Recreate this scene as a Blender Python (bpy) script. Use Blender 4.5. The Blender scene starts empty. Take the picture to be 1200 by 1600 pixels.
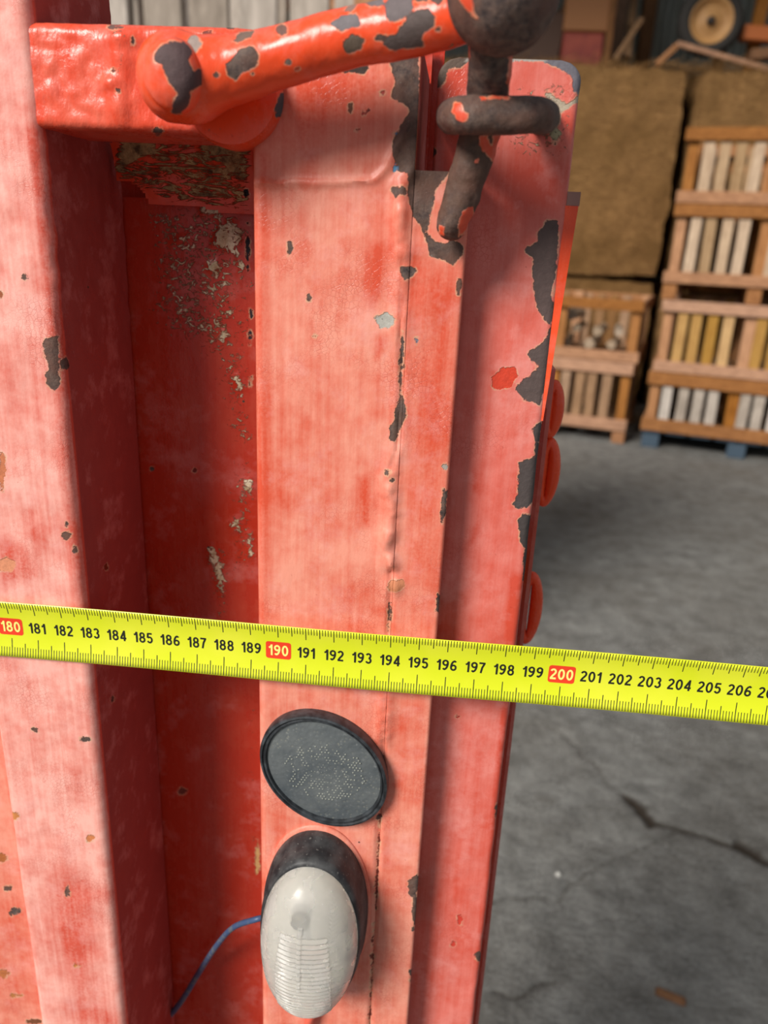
import bpy, math, random
import numpy as np
from mathutils import Matrix, Vector
R_ = random.Random(7)
S = bpy.context.scene
COL = S.collection

# ------------------------------------------------------------------ camera
F = 1200.0; H = 1.45; YAW = math.radians(4.6)
upc = np.array([160, 3399, 1200.]); upc /= np.linalg.norm(upc)
fw = np.array([0, 0, -1.]); fh = fw - upc*fw.dot(upc); fh /= np.linalg.norm(fh)
rt = np.cross(fh, upc)
ROT = np.outer([-math.sin(YAW), math.cos(YAW), 0], fh) + np.outer([math.cos(YAW), math.sin(YAW), 0], rt) + np.outer([0, 0, 1.], upc)
CAM = np.array([0, 0, H])
cd = bpy.data.cameras.new('camera'); cam = bpy.data.objects.new('camera', cd); COL.objects.link(cam)
M = Matrix([list(r) for r in ROT]).to_4x4(); M.translation = Vector(CAM); cam.matrix_world = M
cd.sensor_fit = 'VERTICAL'; cd.sensor_height = 36; cd.sensor_width = 27; cd.lens = 36*F/1600
cd.clip_start = .01; cd.clip_end = 200
cd.dof.use_dof = True; cd.dof.focus_distance = .262; cd.dof.aperture_fstop = cd.lens/2.3
S.camera = cam

# ------------------------------------------------------------------ light
w = bpy.data.worlds.new('sky'); S.world = w; w.use_nodes = True
nt = w.node_tree; bg = nt.nodes['Background']
bg.inputs[0].default_value = (.86, .92, 1.0, 1); bg.inputs[1].default_value = .36
sd = bpy.data.lights.new('sun', 'SUN'); sd.energy = 4.7; sd.angle = math.radians(22); sd.color = (1, .96, .90)
so = bpy.data.objects.new('sun', sd); COL.objects.link(so)
az, el = math.radians(38), math.radians(33)
sdir = Vector((math.sin(az)*math.cos(el), math.cos(az)*math.cos(el), -math.sin(el)))
so.rotation_euler = sdir.to_track_quat('-Z', 'Y').to_euler(); so.location = (-3, -4, 5)
S.view_settings.view_transform = 'Standard'; S.view_settings.look = 'None'
S.view_settings.exposure = 0.0; S.view_settings.gamma = 1; S.view_settings.use_curve_mapping = False

# ------------------------------------------------------------------ maths
def ray(px, py): return ROT @ np.array([(px-600)/F, -(py-800)/F, -1.])
def onY(px, py, Y): d = ray(px, py); return CAM + d*Y/d[1]
def onX(px, py, X): d = ray(px, py); return CAM + d*X/d[0]
def onZ(px, py, z=0.): d = ray(px, py); return CAM + d*(z-H)/d[2]
def proj(P):
    c = (np.asarray(P)-CAM) @ ROT
    z = np.minimum(c[:, 2], -1e-3)
    return np.stack([600 - F*c[:, 0]/z, 800 + F*c[:, 1]/z], 1)
def hsh(i, j, k):
    n = (i*374761393 + j*668265263 + k*1274126177) & 0xffffffff
    n = ((n ^ (n >> 13))*1103515245) & 0xffffffff
    return ((n ^ (n >> 16)) & 0xffff)/65535.
def vn(P, s=1.):
    P = np.asarray(P, float)*s; i = np.floor(P).astype(np.int64); f = P-i; f = f*f*(3-2*f)
    o = 0
    for a in (0, 1):
        for b in (0, 1):
            for c in (0, 1):
                wt = (f[:, 0] if a else 1-f[:, 0])*(f[:, 1] if b else 1-f[:, 1])*(f[:, 2] if c else 1-f[:, 2])
                o = o + wt*hsh(i[:, 0]+a+9000, i[:, 1]+b+9000, i[:, 2]+c+9000)
    return o*2-1
def fbm(P, s, n=3):
    o = 0; a = 1.; t = 0
    for _ in range(n): o = o + a*vn(P, s); t += a; s *= 2.1; a *= .5
    return o/t
def seg_dist(q, poly, closed):
    poly = np.asarray(poly, float); n = len(poly); d = np.full(len(q), 1e9)
    for i in range(n if closed else n-1):
        a = poly[i]; b = poly[(i+1) % n]; ab = b-a
        t = np.clip(((q-a) @ ab)/max(ab @ ab, 1e-9), 0, 1)
        d = np.minimum(d, np.linalg.norm(q-(a+t[:, None]*ab), axis=1))
    return d
def sdf(q, poly):
    d = seg_dist(q, poly, True); ins = np.zeros(len(q), bool); n = len(poly)
    for i in range(n):
        x0, y0 = poly[i]; x1, y1 = poly[(i+1) % n]
        if y0 == y1: continue
        c = ((y0 > q[:, 1]) != (y1 > q[:, 1])) & (q[:, 0] < (x1-x0)*(q[:, 1]-y0)/(y1-y0)+x0)
        ins ^= c
    return np.where(ins, d, -d)
def el_(cx, cy, rx, ry=None, n=9, j=.25):
    ry = ry or rx
    return [(cx+rx*math.cos(2*math.pi*i/n)*(1+R_.uniform(-j, j)), cy+ry*math.sin(2*math.pi*i/n)*(1+R_.uniform(-j, j))) for i in range(n)]
def lin(r, g, b):
    f = lambda c: (c/255/12.92 if c/255 <= .04045 else ((c/255+.055)/1.055)**2.4)
    return (f(r), f(g), f(b), 1)

# ------------------------------------------------------------------ objects
def link(o, parent=None):
    COL.objects.link(o)
    if parent: o.parent = parent
    return o
def wloc(o):
    v = Vector((0, 0, 0))
    while o: v = v+o.location; o = o.parent
    return v
def mk(name, V, Fc, mat, parent=None, smooth=True, world=True, loc=None, sharp=None):
    me = bpy.data.meshes.new(name)
    V = np.asarray(V, float)
    off = np.array(wloc(parent)) if (world and parent) else np.zeros(3)
    if loc is not None: off = off+np.array(loc)
    me.from_pydata((V-off).tolist(), [], [list(map(int, f)) for f in Fc]); me.update()
    if smooth: me.polygons.foreach_set('use_smooth', [True]*len(me.polygons))
    if sharp: me.set_sharp_from_angle(angle=math.radians(sharp))
    if mat: me.materials.append(mat)
    o = bpy.data.objects.new(name, me); link(o, parent)
    if loc is not None: o.location = loc
    return o
def thing(name, label, cat, loc=(0, 0, 0), rz=0, group=None):
    o = bpy.data.objects.new(name, None); link(o); o.location = loc; o.rotation_euler = (0, 0, rz)
    o['label'] = label; o['category'] = cat
    if group: o['group'] = group
    return o
def tag(o, label, cat, group=None):
    o['label'] = label; o['category'] = cat
    if group: o['group'] = group
    return o
def gridfaces(nu, nv, cu=False, off=0):
    i = np.arange(nu-1 if not cu else nu); j = np.arange(nv-1)
    I, J = np.meshgrid(i, j, indexing='ij'); I2 = (I+1) % nu
    return (np.stack([I*nv+J, I2*nv+J, I2*nv+J+1, I*nv+J+1], -1).reshape(-1, 4)+off)
def paint(o, V, chips=(), mud=(), red=(), invert=None, cap=18., extra=None, front=None):
    """wear and side shade masks: chips = [(polygon, colour or None)], invert = residues of paint on bare rust"""
    q = proj(V); n = len(V)
    chip = np.full(n, -cap); colr = np.tile(np.array([0, 0, 0, 0.]), (n, 1))
    if invert is not None:
        chip[:] = cap
        for poly in invert: chip = np.minimum(chip, -sdf(q, poly))
    for poly, c in chips:
        p = np.array(poly); lo = p.min(0)-cap-4; hi = p.max(0)+cap+4
        m = np.where(((q >= lo) & (q <= hi)).all(1))[0]
        if len(m) == 0: continue
        d = sdf(q[m], poly); better = d > chip[m]; k = m[better]
        chip[k] = np.maximum(chip[k], d[better])
        colr[k] = (c[0], c[1], c[2], 1) if c else (0, 0, 0, 0)
    if front is not None: chip[~front(V)] = -cap
    chip = np.clip(chip, -cap, cap)/cap*.5+.5
    def soft(lst):
        r = np.zeros(n)
        for poly, feather, amt in lst:
            r = np.maximum(r, amt*np.clip(sdf(q, poly)/feather+.5, 0, 1))
        return r
    me = o.data; rd = soft(red)
    if extra is not None: rd = np.maximum(rd, extra(V))  # extra carries the painted shade of the side walls
    for nm, a in (('chip', chip), ('mud', soft(mud)), ('red', rd)):
        at = me.attributes.new(nm, 'FLOAT', 'POINT'); at.data.foreach_set('value', a.astype(np.float32))
    at = me.attributes.new('chipcol', 'FLOAT_COLOR', 'POINT'); at.data.foreach_set('color', colr.astype(np.float32).ravel())

# ------------------------------------------------------------------ materials
class NB:
    def __init__(s, name, rough=.5, metal=0, spec=.5):
        s.m = bpy.data.materials.new(name); s.m.use_nodes = True; s.t = s.m.node_tree; s.b = s.t.nodes['Principled BSDF']
        s.b.inputs['Roughness'].default_value = rough; s.b.inputs['Metallic'].default_value = metal
        s.b.inputs['Specular IOR Level'].default_value = spec
        s.co = s.t.nodes.new('ShaderNodeTexCoord').outputs['Object']
    def n(s, ty, **k):
        x = s.t.nodes.new(ty)
        for a, v in k.items(): setattr(x, a, v)
        return x
    def put(s, sock, v):
        if hasattr(v, 'is_output') or isinstance(v, bpy.types.NodeSocket): s.t.links.new(v, sock)
        else: sock.default_value = v
    def map(s, sc, loc=(0, 0, 0)):
        x = s.n('ShaderNodeMapping'); s.put(x.inputs['Vector'], s.co); x.inputs['Scale'].default_value = sc; x.inputs['Location'].default_value = loc
        return x.outputs[0]
    def noise(s, scale, detail=3, rough=.5, vec=None, dist=0):
        x = s.n('ShaderNodeTexNoise'); s.put(x.inputs['Vector'], vec or s.co)
        x.inputs['Scale'].default_value = scale; x.inputs['Detail'].default_value = detail; x.inputs['Roughness'].default_value = rough
        x.inputs['Distortion'].default_value = dist
        return x.outputs['Fac']
    def vor(s, scale, feat='F1', vec=None):
        x = s.n('ShaderNodeTexVoronoi', feature=feat); s.put(x.inputs['Vector'], vec or s.co); x.inputs['Scale'].default_value = scale
        return x.outputs['Distance']
    def att(s, nm):
        x = s.n('ShaderNodeAttribute', attribute_name=nm); return x
    def math(s, op, a, b=0., c=0.):
        x = s.n('ShaderNodeMath', operation=op); s.put(x.inputs[0], a); s.put(x.inputs[1], b); s.put(x.inputs[2], c); return x.outputs[0]
    def rmp(s, v, a, b, o0=0., o1=1.):
        x = s.n('ShaderNodeMapRange'); s.put(x.inputs[0], v)
        for i, q in enumerate((a, b, o0, o1)): x.inputs[i+1].default_value = q
        return x.outputs[0]
    def mix(s, f, a, b, mode='MIX'):
        x = s.n('ShaderNodeMix', data_type='RGBA', blend_type=mode); s.put(x.inputs[0], f); s.put(x.inputs[6], a); s.put(x.inputs[7], b); return x.outputs[2]
    def col(s, c): s.put(s.b.inputs['Base Color'], c)
    def rou(s, c): s.put(s.b.inputs['Roughness'], c)
    def bump(s, h, dist, st=1., prev=None):
        x = s.n('ShaderNodeBump'); s.put(x.inputs['Height'], h); x.inputs['Distance'].default_value = dist; x.inputs['Strength'].default_value = st
        if prev: s.put(x.inputs['Normal'], prev)
        s.put(s.b.inputs['Normal'], x.outputs[0]); return x.outputs[0]

RUST = lin(62, 50, 50)
def paint_mat(name, faded, red, fade=.6, speck=1., rough=.42, lump=.0004, spots=True, mudc=(lin(232, 220, 190), lin(170, 146, 106)), muds=(330, 330, 420)):
    b = NB(name, rough, 0, .42)
    big = b.noise(28, 4, .6); streak = b.noise(1, 5, .6, vec=b.map((520, 520, 22))); mid = b.noise(130, 5, .65)
    fine = b.noise(900, 3, .6)
    f = b.math('ADD', b.math('MULTIPLY', big, .9), b.math('MULTIPLY', streak, .55))
    f = b.math('ADD', f, b.math('MULTIPLY', mid, .8))
    f = b.rmp(f, 1.45-fade*.75, 2.0-fade*.75)
    f = b.math('SUBTRACT', f, b.math('MULTIPLY', b.att('red').outputs['Fac'], b.rmp(b.math('ADD', mid, b.math('MULTIPLY', fine, .5)), .5, .95, .2, 1.6)))
    f = b.math('MAXIMUM', f, 0.)
    c = b.mix(f, red, faded)
    c = b.mix(b.rmp(b.att('red').outputs['Fac'], 1.05, 1.4), c, b.mix(mid, lin(150, 70, 66), lin(172, 84, 76)))   # shade of the side walls painted in as a duller, darker red
    # pale chalking and darker freckles
    c = b.mix(b.rmp(b.noise(60, 5, .7), .52, .72, 0, .42*fade), c, lin(236, 172, 165))
    crk = b.vor(700, 'DISTANCE_TO_EDGE')
    cr = b.math('MULTIPLY', b.rmp(crk, .0, .06, 1, 0), b.rmp(b.noise(45, 3), .5, .68, 0, .55*speck))
    c = b.mix(cr, c, lin(196, 70, 52))
    fr = b.math('MULTIPLY', b.rmp(fine, .66, .72), b.rmp(mid, .45, .7, 0, .55*speck))
    c = b.mix(fr, c, lin(150, 45, 32))
    # dried mud
    mv = b.math('ADD', b.att('mud').outputs['Fac'], b.rmp(b.noise(1, 6, .72, vec=b.map(muds), dist=1.2), .3, .7, -.5, .5))
    mm = b.math('MULTIPLY', b.rmp(mv, .60, .78), b.rmp(b.att('mud').outputs['Fac'], .02, .12))
    mc = b.mix(b.rmp(b.noise(170, 4, .7), .35, .65), *mudc)
    c = b.mix(mm, c, mc)
    # chips through to rust
    cv = b.math('SUBTRACT', b.att('chip').outputs['Fac'], .5); cv = b.math('MULTIPLY', cv, 36.)
    pert = b.math('ADD', b.rmp(b.noise(650, 4, .65), 0, 1, -5, 5), b.rmp(b.noise(230, 2), 0, 1, -4, 4))
    cv = b.math('ADD', cv, b.math('MULTIPLY', pert, b.rmp(b.math('ABSOLUTE', cv), 10, 17, 1, 0)))
    if spots:   # scattered pin-head chips
        sp = b.math('MULTIPLY', b.rmp(b.vor(62), .022, .034, 1, 0), b.rmp(b.noise(31, 2), .56, .6))
        cv = b.math('MAXIMUM', cv, b.math('SUBTRACT', b.math('MULTIPLY', sp, 8), 4))
    k = b.rmp(cv, -.6, .6)
    rim = b.math('MULTIPLY', b.rmp(cv, -3.0, -.5), b.math('SUBTRACT', 1., k))
    rn = b.noise(420, 5, .7); rn2 = b.noise(90, 4, .6)
    rc = b.mix(b.rmp(rn, .35, .65), lin(54, 44, 44), lin(108, 88, 78)); rc = b.mix(b.rmp(rn2, .45, .7), rc, lin(104, 70, 58))
    rc = b.mix(b.rmp(b.noise(1500, 2), .68, .76, 0, .7), rc, lin(140, 128, 122)); rc = b.mix(b.rmp(b.noise(35, 4, .7), .48, .62, 0, .7), rc, lin(84, 58, 44))
    cc = b.att('chipcol'); t = b.mix(b.rmp(rn, .3, .7), cc.outputs['Color'], b.mix(.28, cc.outputs['Color'], lin(20, 20, 20)))
    rc = b.mix(b.rmp(cc.outputs['Alpha'], .3, .7), rc, t)
    c = b.mix(b.math('MULTIPLY', rim, b.rmp(b.noise(300, 3), .4, .6, .05, .7)), c, lin(206, 176, 140))
    c = b.mix(k, c, rc); b.col(c)
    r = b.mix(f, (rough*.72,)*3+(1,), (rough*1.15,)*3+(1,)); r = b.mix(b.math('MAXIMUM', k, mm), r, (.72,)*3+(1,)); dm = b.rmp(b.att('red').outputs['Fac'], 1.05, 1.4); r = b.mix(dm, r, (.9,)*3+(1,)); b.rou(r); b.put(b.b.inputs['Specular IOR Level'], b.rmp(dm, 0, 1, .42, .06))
    h = b.math('MULTIPLY', b.noise(1, 4, .6, vec=b.map((240, 240, 120))), .8)
    h = b.math('ADD', h, b.math('MULTIPLY', b.noise(1200, 2), .05))
    p = b.bump(h, lump, .7)
    h2 = b.math('ADD', b.math('MULTIPLY', k, -1.), b.math('MULTIPLY', b.math('MULTIPLY', k, rn), .8)); h2 = b.math('ADD', h2, b.math('MULTIPLY', mm, b.rmp(b.noise(500, 4), .3, .7, .8, 1.8)))
    h2 = b.math('SUBTRACT', h2, b.math('MULTIPLY', cr, .25))
    b.bump(h2, .00035, 1., p)
    return b.m

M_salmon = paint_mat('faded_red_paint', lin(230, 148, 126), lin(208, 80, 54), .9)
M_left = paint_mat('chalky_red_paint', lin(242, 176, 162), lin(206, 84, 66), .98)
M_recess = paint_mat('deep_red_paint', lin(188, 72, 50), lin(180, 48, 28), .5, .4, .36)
M_gloss = paint_mat('glossy_orange_red_paint', lin(240, 98, 58), lin(234, 76, 36), .5, .25, .36, .00035, False)
M_rail = paint_mat('weathered_rail_paint', lin(230, 112, 88), lin(222, 74, 46), .6, .9, .36, .0009)
M_plate = paint_mat('pinkish_red_paint', lin(218, 124, 112), lin(202, 78, 60), .84)

def simple(name, c, rough=.6, metal=0, spec=.5): 
    b = NB(name, rough, metal, spec); b.col(c); return b.m
def iron_mat():
    b = NB('rusty_iron', .62, .25)
    return paint_mat('rusty_bare_iron', lin(214, 92, 70), lin(214, 74, 44), .5, .3, .4, .0006, False)
M_iron = iron_mat()
M_mud = paint_mat('mud_caked_red_paint', lin(206, 84, 58), lin(214, 66, 34), .5, .4, .5, mudc=(lin(190, 160, 108), lin(84, 60, 34)), muds=(110, 150, 420))

# ------------------------------------------------------------------ setting: concrete yard, shed
b = NB('concrete', .8, 0, .3)
big = b.noise(1.3, 5, .6); med = b.noise(11, 6, .65); fin = b.noise(95, 5, .7)
c = b.mix(b.rmp(med, .3, .7), lin(112, 110, 106), lin(170, 168, 163)); c = b.mix(b.rmp(big, .42, .7, 0, .55), c, lin(112, 103, 92))
c = b.mix(b.rmp(fin, .54, .7, 0, .7), c, lin(186, 184, 178)); c = b.mix(b.rmp(fin, .28, .45, .65, 0), c, lin(80, 76, 70))
c = b.mix(b.rmp(b.noise(3.1, 5, .7), .62, .72, 0, .5), c, lin(92, 74, 56))
c = b.mix(b.rmp(b.att('crack').outputs['Fac'], .15, .8), c, lin(70, 60, 50))
b.col(c)
p = b.bump(b.math('ADD', b.noise(24, 6, .65), b.math('MULTIPLY', fin, .6)), .03, 1.)
M_conc = b.m
xs = np.concatenate([[-8, -5, -3, -2, -1.2, -.6, -.2], np.linspace(0, 1.4, 160), np.linspace(1.42, 3.4, 90), [4, 5, 7, 9]])
ys = np.concatenate([[-6, -3, -1, 0, .5], np.geomspace(.8, 7., 330), [7.5, 8.5, 9.6, 10]])
XX, YY = np.meshgrid(xs, ys, indexing='ij'); V = np.stack([XX, YY, 0*XX], -1).reshape(-1, 3)
q = proj(V)
CR = [([(840, 1110), (872, 1148), (930, 1195), (985, 1242)], 3, .5), ([(982, 1240), (998, 1262), (1012, 1282)], 9, 1), ([(1012, 1282), (1060, 1300), (1110, 1310), (1160, 1330), (1200, 1350)], 6, .9),
      ([(770, 1412), (820, 1408), (880, 1393), (940, 1360), (1000, 1322), (1055, 1302)], 3, .5), ([(1150, 1322), (1175, 1335)], 9, 1), ([(780, 1550), (820, 1560), (870, 1530)], 4, .6)]
ck = np.zeros(len(V)); inview = (V[:, 0] > -.1) & (V[:, 1] > .8)
jit = np.stack([fbm(V, 9, 3), fbm(V+5, 9, 3)], 1)*22
for pl, wd, am in CR: ck = np.maximum(ck, inview*am*np.clip(1.25-seg_dist(q+jit, pl, False)/wd, 0, 1))
V[:, 2] = np.where(inview, -.012*ck + .0035*fbm(V, 14, 4)*(np.clip((5.2-V[:, 1])/1.2, 0, 1)), 0)
o = mk('floor', V, gridfaces(len(xs), len(ys)), M_conc); o['kind'] = 'structure'
o.data.attributes.new('crack', 'FLOAT', 'POINT').data.foreach_set('value', ck.astype(np.float32))

def box_arr(x0, x1, y0, y1, z0, z1):
    V = [(x, y, z) for x in (x0, x1) for y in (y0, y1) for z in (z0, z1)]
    return np.array(V, float), [(0, 1, 3, 2), (4, 6, 7, 5), (0, 4, 5, 1), (2, 3, 7, 6), (0, 2, 6, 4), (1, 5, 7, 3)]
_cb = {}
def cbox(dx, dy, dz, mat, ch=.004):
    """chamfered board centred on its base corner 0,0,0..dx,dy,dz, mesh data shared"""
    key = (round(dx, 4), round(dy, 4), round(dz, 4), mat.name, ch)
    if key in _cb: return _cb[key]
    D = (dx, dy, dz); V = []; idx = {}
    for sx in (0, 1):
        for sy in (0, 1):
            for sz in (0, 1):
                for a in range(3):
                    p = []
                    for k, s in enumerate((sx, sy, sz)):
                        e = 0 if k == a else ch
                        p.append(e if s == 0 else D[k]-e)
                    idx[(sx, sy, sz, a)] = len(V); V.append(p)
    Fc = []
    for a in range(3):
        u, v = (a+1) % 3, (a+2) % 3
        for s in (0, 1):
            f = []
            for (p_, q_) in ((0, 0), (1, 0), (1, 1), (0, 1)):
                c = [0, 0, 0]; c[a] = s; c[u] = p_; c[v] = q_; f.append(idx[(*c, a)])
            Fc.append(f if s else f[::-1])
    for a in range(3):      # edges along a
        u, v = (a+1) % 3, (a+2) % 3
        for p_ in (0, 1):
            for q_ in (0, 1):
                c0 = [0, 0, 0]; c0[u] = p_; c0[v] = q_; c1 = c0[:]; c1[a] = 1
                Fc.append([idx[(*c0, u)], idx[(*c1, u)], idx[(*c1, v)], idx[(*c0, v)]])
    for s in [(i, j, k) for i in (0, 1) for j in (0, 1) for k in (0, 1)]: Fc.append([idx[(*s, 0)], idx[(*s, 1)], idx[(*s, 2)]])
    me = bpy.data.meshes.new('board'); me.from_pydata(V, [], Fc); me.update()
    import bmesh
    bm = bmesh.new(); bm.from_mesh(me); bmesh.ops.recalc_face_normals(bm, faces=bm.faces); bm.to_mesh(me); bm.free()
    me.materials.append(mat); _cb[key] = me; return me
def board(name, parent, at, dims, mat, rot=(0, 0, 0), ch=.004):
    o = bpy.data.objects.new(name, cbox(*dims, mat, ch)); link(o, parent); o.location = at; o.rotation_euler = rot; return o

def wood(name, a, bb, grain=(6, 6, 1.2)):
    b = NB(name, .8, 0, .25)
    inf = b.n('ShaderNodeObjectInfo').outputs['Random']
    off = b.n('ShaderNodeVectorMath', operation='ADD'); b.put(off.inputs[0], b.co)
    cmb = b.n('ShaderNodeCombineXYZ'); 
    for i in range(3): b.put(cmb.inputs[i], b.math('MULTIPLY', inf, 37.+i*11))
    b.put(off.inputs[1], cmb.outputs[0])
    mp = b.n('ShaderNodeMapping'); b.put(mp.inputs['Vector'], off.outputs[0]); mp.inputs['Scale'].default_value = grain
    g = b.noise(7, 6, .7, vec=mp.outputs[0], dist=.6)
    c = b.mix(b.rmp(g, .3, .7), a, bb)
    hs = b.n('ShaderNodeHueSaturation'); b.put(hs.inputs['Color'], c); b.put(hs.inputs['Value'], b.rmp(inf, 0, 1, .72, 1.2)); b.put(hs.inputs['Saturation'], b.rmp(inf, 0, 1, 1.15, .8))
    b.col(hs.outputs[0]); b.bump(g, .002, .5); return b.m
W_rail = wood('orange_brown_timber', lin(128, 84, 52), lin(176, 124, 82), (2, 6, 6))
W_post = wood('warm_post_timber', lin(136, 88, 50), lin(184, 130, 82))
W_slat = wood('pale_slat_timber', lin(142, 112, 82), lin(188, 158, 124))
W_slaty = wood('yellow_slat_timber', lin(156, 114, 64), lin(190, 150, 90))
W_grey = wood('weathered_grey_timber', lin(140, 128, 116), lin(190, 176, 162))
W_dull = wood('dull_brown_timber', lin(116, 84, 56), lin(160, 122, 86))
W_beam = wood('dark_beam_timber', lin(100, 68, 44), lin(146, 102, 68))
W_log = wood('split_log_wood', lin(110, 88, 66), lin(186, 164, 138), (3, 8, 8))
M_blue = simple('blue_grey_plastic', lin(62, 78, 92), .5)

# shed
b = NB('corrugated_sheet', .55, .3); c = b.mix(b.rmp(b.noise(1, 5, .6, vec=b.map((9, 9, 1.5))), .3, .75), lin(186, 190, 184), lin(140, 134, 118)); b.col(c); M_corr = b.m
wb = mk('wall_back', *box_arr(-7, 7, 9.72, 9.78, 0, 5.2), simple('dark_backing', lin(70, 66, 58), .9), smooth=False); wb['kind'] = 'structure'
for k in range(14):
    x = np.linspace(0, 1.0, 81); y = .022*np.sin(x*2*math.pi*13); P = []
    for z in (0, 5.2):
        for d in (0, -.004): P += [(xx, yy+d, z) for xx, yy in zip(x, y)]
    n = 81; Fc = [(i, i+1, 2*n+i+1, 2*n+i) for i in range(n-1)]+[(n+i+1, n+i, 3*n+i, 3*n+i+1) for i in range(n-1)]+[(i, n+i, n+i+1, i+1) for i in range(n-1)]+[(2*n+i, 2*n+i+1, 3*n+i+1, 3*n+i) for i in range(n-1)]
    if k == 0: pan = mk('panel', P, Fc, M_corr, wb, world=False)
    else: pan = pan.copy(); link(pan, wb)
    pan.location = (-7+k*1.0, 9.69-(k % 2)*.006, 0)
for nm, x in (('wall_left', -7.1), ('wall_right', 7.0)):
    o = mk(nm, *box_arr(x, x+.1, 4.2, 9.8, 0, 5.2), M_corr, smooth=False); o['kind'] = 'structure'
o = mk('ceiling', *box_arr(-7.3, 7.3, 5.8, 10, 5.2, 5.3), simple('roof_sheet', lin(96, 92, 84), .8), smooth=False); o['kind'] = 'structure'
for px, wd, mat in ((968, .14, W_beam), (1014, .13, W_beam)):
    p = onY(px, 20, 9.45); board('trim_post', None, (p[0]-wd/2, 9.4, 0), (wd, .12, 5.18), mat); bpy.context.view_layer.update()
for o in list(COL.objects):
    if o.name.startswith('trim_post'): o.name = 'trim_1' if 'trim_1' not in COL.objects else 'trim_2'; o['kind'] = 'structure'

# straw bales
b = NB('straw', .9, 0, .15)
g1 = b.noise(1, 7, .75, vec=b.map((14, 14, 60)), dist=1.5); g2 = b.noise(2.3, 4, .6)
c = b.mix(b.rmp(g1, .32, .68), lin(96, 66, 34), lin(190, 144, 92)); c = b.mix(b.rmp(g2, .45, .7, 0, .6), c, lin(116, 84, 44)); b.col(c)
b.bump(g1, .03, 1.); M_straw = b.m
def bale_mesh(lx, ly, lz, seed):
    def face(n1, n2): pass
    V = []; Fc = []; off = 0
    specs = [((0, 1), 2, 0), ((0, 1), 2, 1), ((0, 2), 1, 0), ((0, 2), 1, 1), ((1, 2), 0, 0), ((1, 2), 0, 1)]
    L = (lx, ly, lz)
    for (u, v), w_, s in specs:
        nu = max(6, int(L[u]/.045)); nv = max(6, int(L[v]/.045))
        U, W = np.meshgrid(np.linspace(0, 1, nu), np.linspace(0, 1, nv), indexing='ij')
        P = np.zeros((nu*nv, 3)); P[:, u] = U.ravel()*L[u]; P[:, v] = W.ravel()*L[v]; P[:, w_] = s*L[w_]
        f = gridfaces(nu, nv, off=off)
        if (s == 0) == ((u, v) != (0, 2)): f = f[:, ::-1]
        V.append(P); Fc.append(f); off += len(P)
    V = np.concatenate(V); Fc = np.concatenate(Fc)
    c = np.array(L)/2; d = (V-c)/c; r = np.linalg.norm(d, axis=1, keepdims=True); V = V-(d*np.clip(r-1.3, 0, 1)*.07)   # soft corners
    k = V+seed*7.3; N = np.stack([fbm(k, 9, 4), fbm(k+31, 9, 4), fbm(k+57, 9, 4)], 1); N[V[:, 2] < .02] = 0
    V = V+N*.036
    return V, Fc
n = 0
desc = [['left', 'middle', 'right'], ['lowest', 'middle', 'topmost']]
for ci, x0 in enumerate((-1.26, .35, 1.96)):
    for r in range(2):
        V, Fc = bale_mesh(1.5, 1.1, (1.2, 1.745)[r], n)
        o = mk('straw_bale', V, Fc, M_straw, loc=(0, 0, 0)); o.location = (x0, 7.75+R_.uniform(-.03, .03), .002+r*1.225)
        tag(o, ('big golden brown straw bale at the back wall, %s of the %s stack' % (['lower', 'upper'][r], desc[0][ci])), 'straw bale', 'straw bales stacked at the back of the shed'); n += 1
def wisps(name, n, x0, x1, y0, y1, z, L, label):
    V = []; Fc = []
    for i in range(n):
        x, y = R_.uniform(x0, x1), R_.uniform(y0, y1); a = R_.uniform(0, 6.28); l = R_.uniform(.4, 1)*L; e = R_.uniform(0, .25)
        dx, dy, dz = math.cos(a)*l, math.sin(a)*l, e*l; t = .0035
        k = len(V); zz = z+R_.uniform(0, .04)
        V += [(x, y, zz), (x, y, zz+t), (x+dx, y+dy, zz+dz+t), (x+dx, y+dy, zz+dz), (x+t, y+t, zz)]; Fc += [(k, k+1, k+2, k+3), (k+4, k+3, k+2, k+1)]
    o = mk(name, V, Fc, M_straw, smooth=False); tag(o, label, 'straw'); o['kind'] = 'stuff'; return o
wisps('loose_straw', 2600, -1.1, 3.3, 7.75, 8.8, 2.965, .3, 'loose straw lying on top of the bale stacks')

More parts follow.
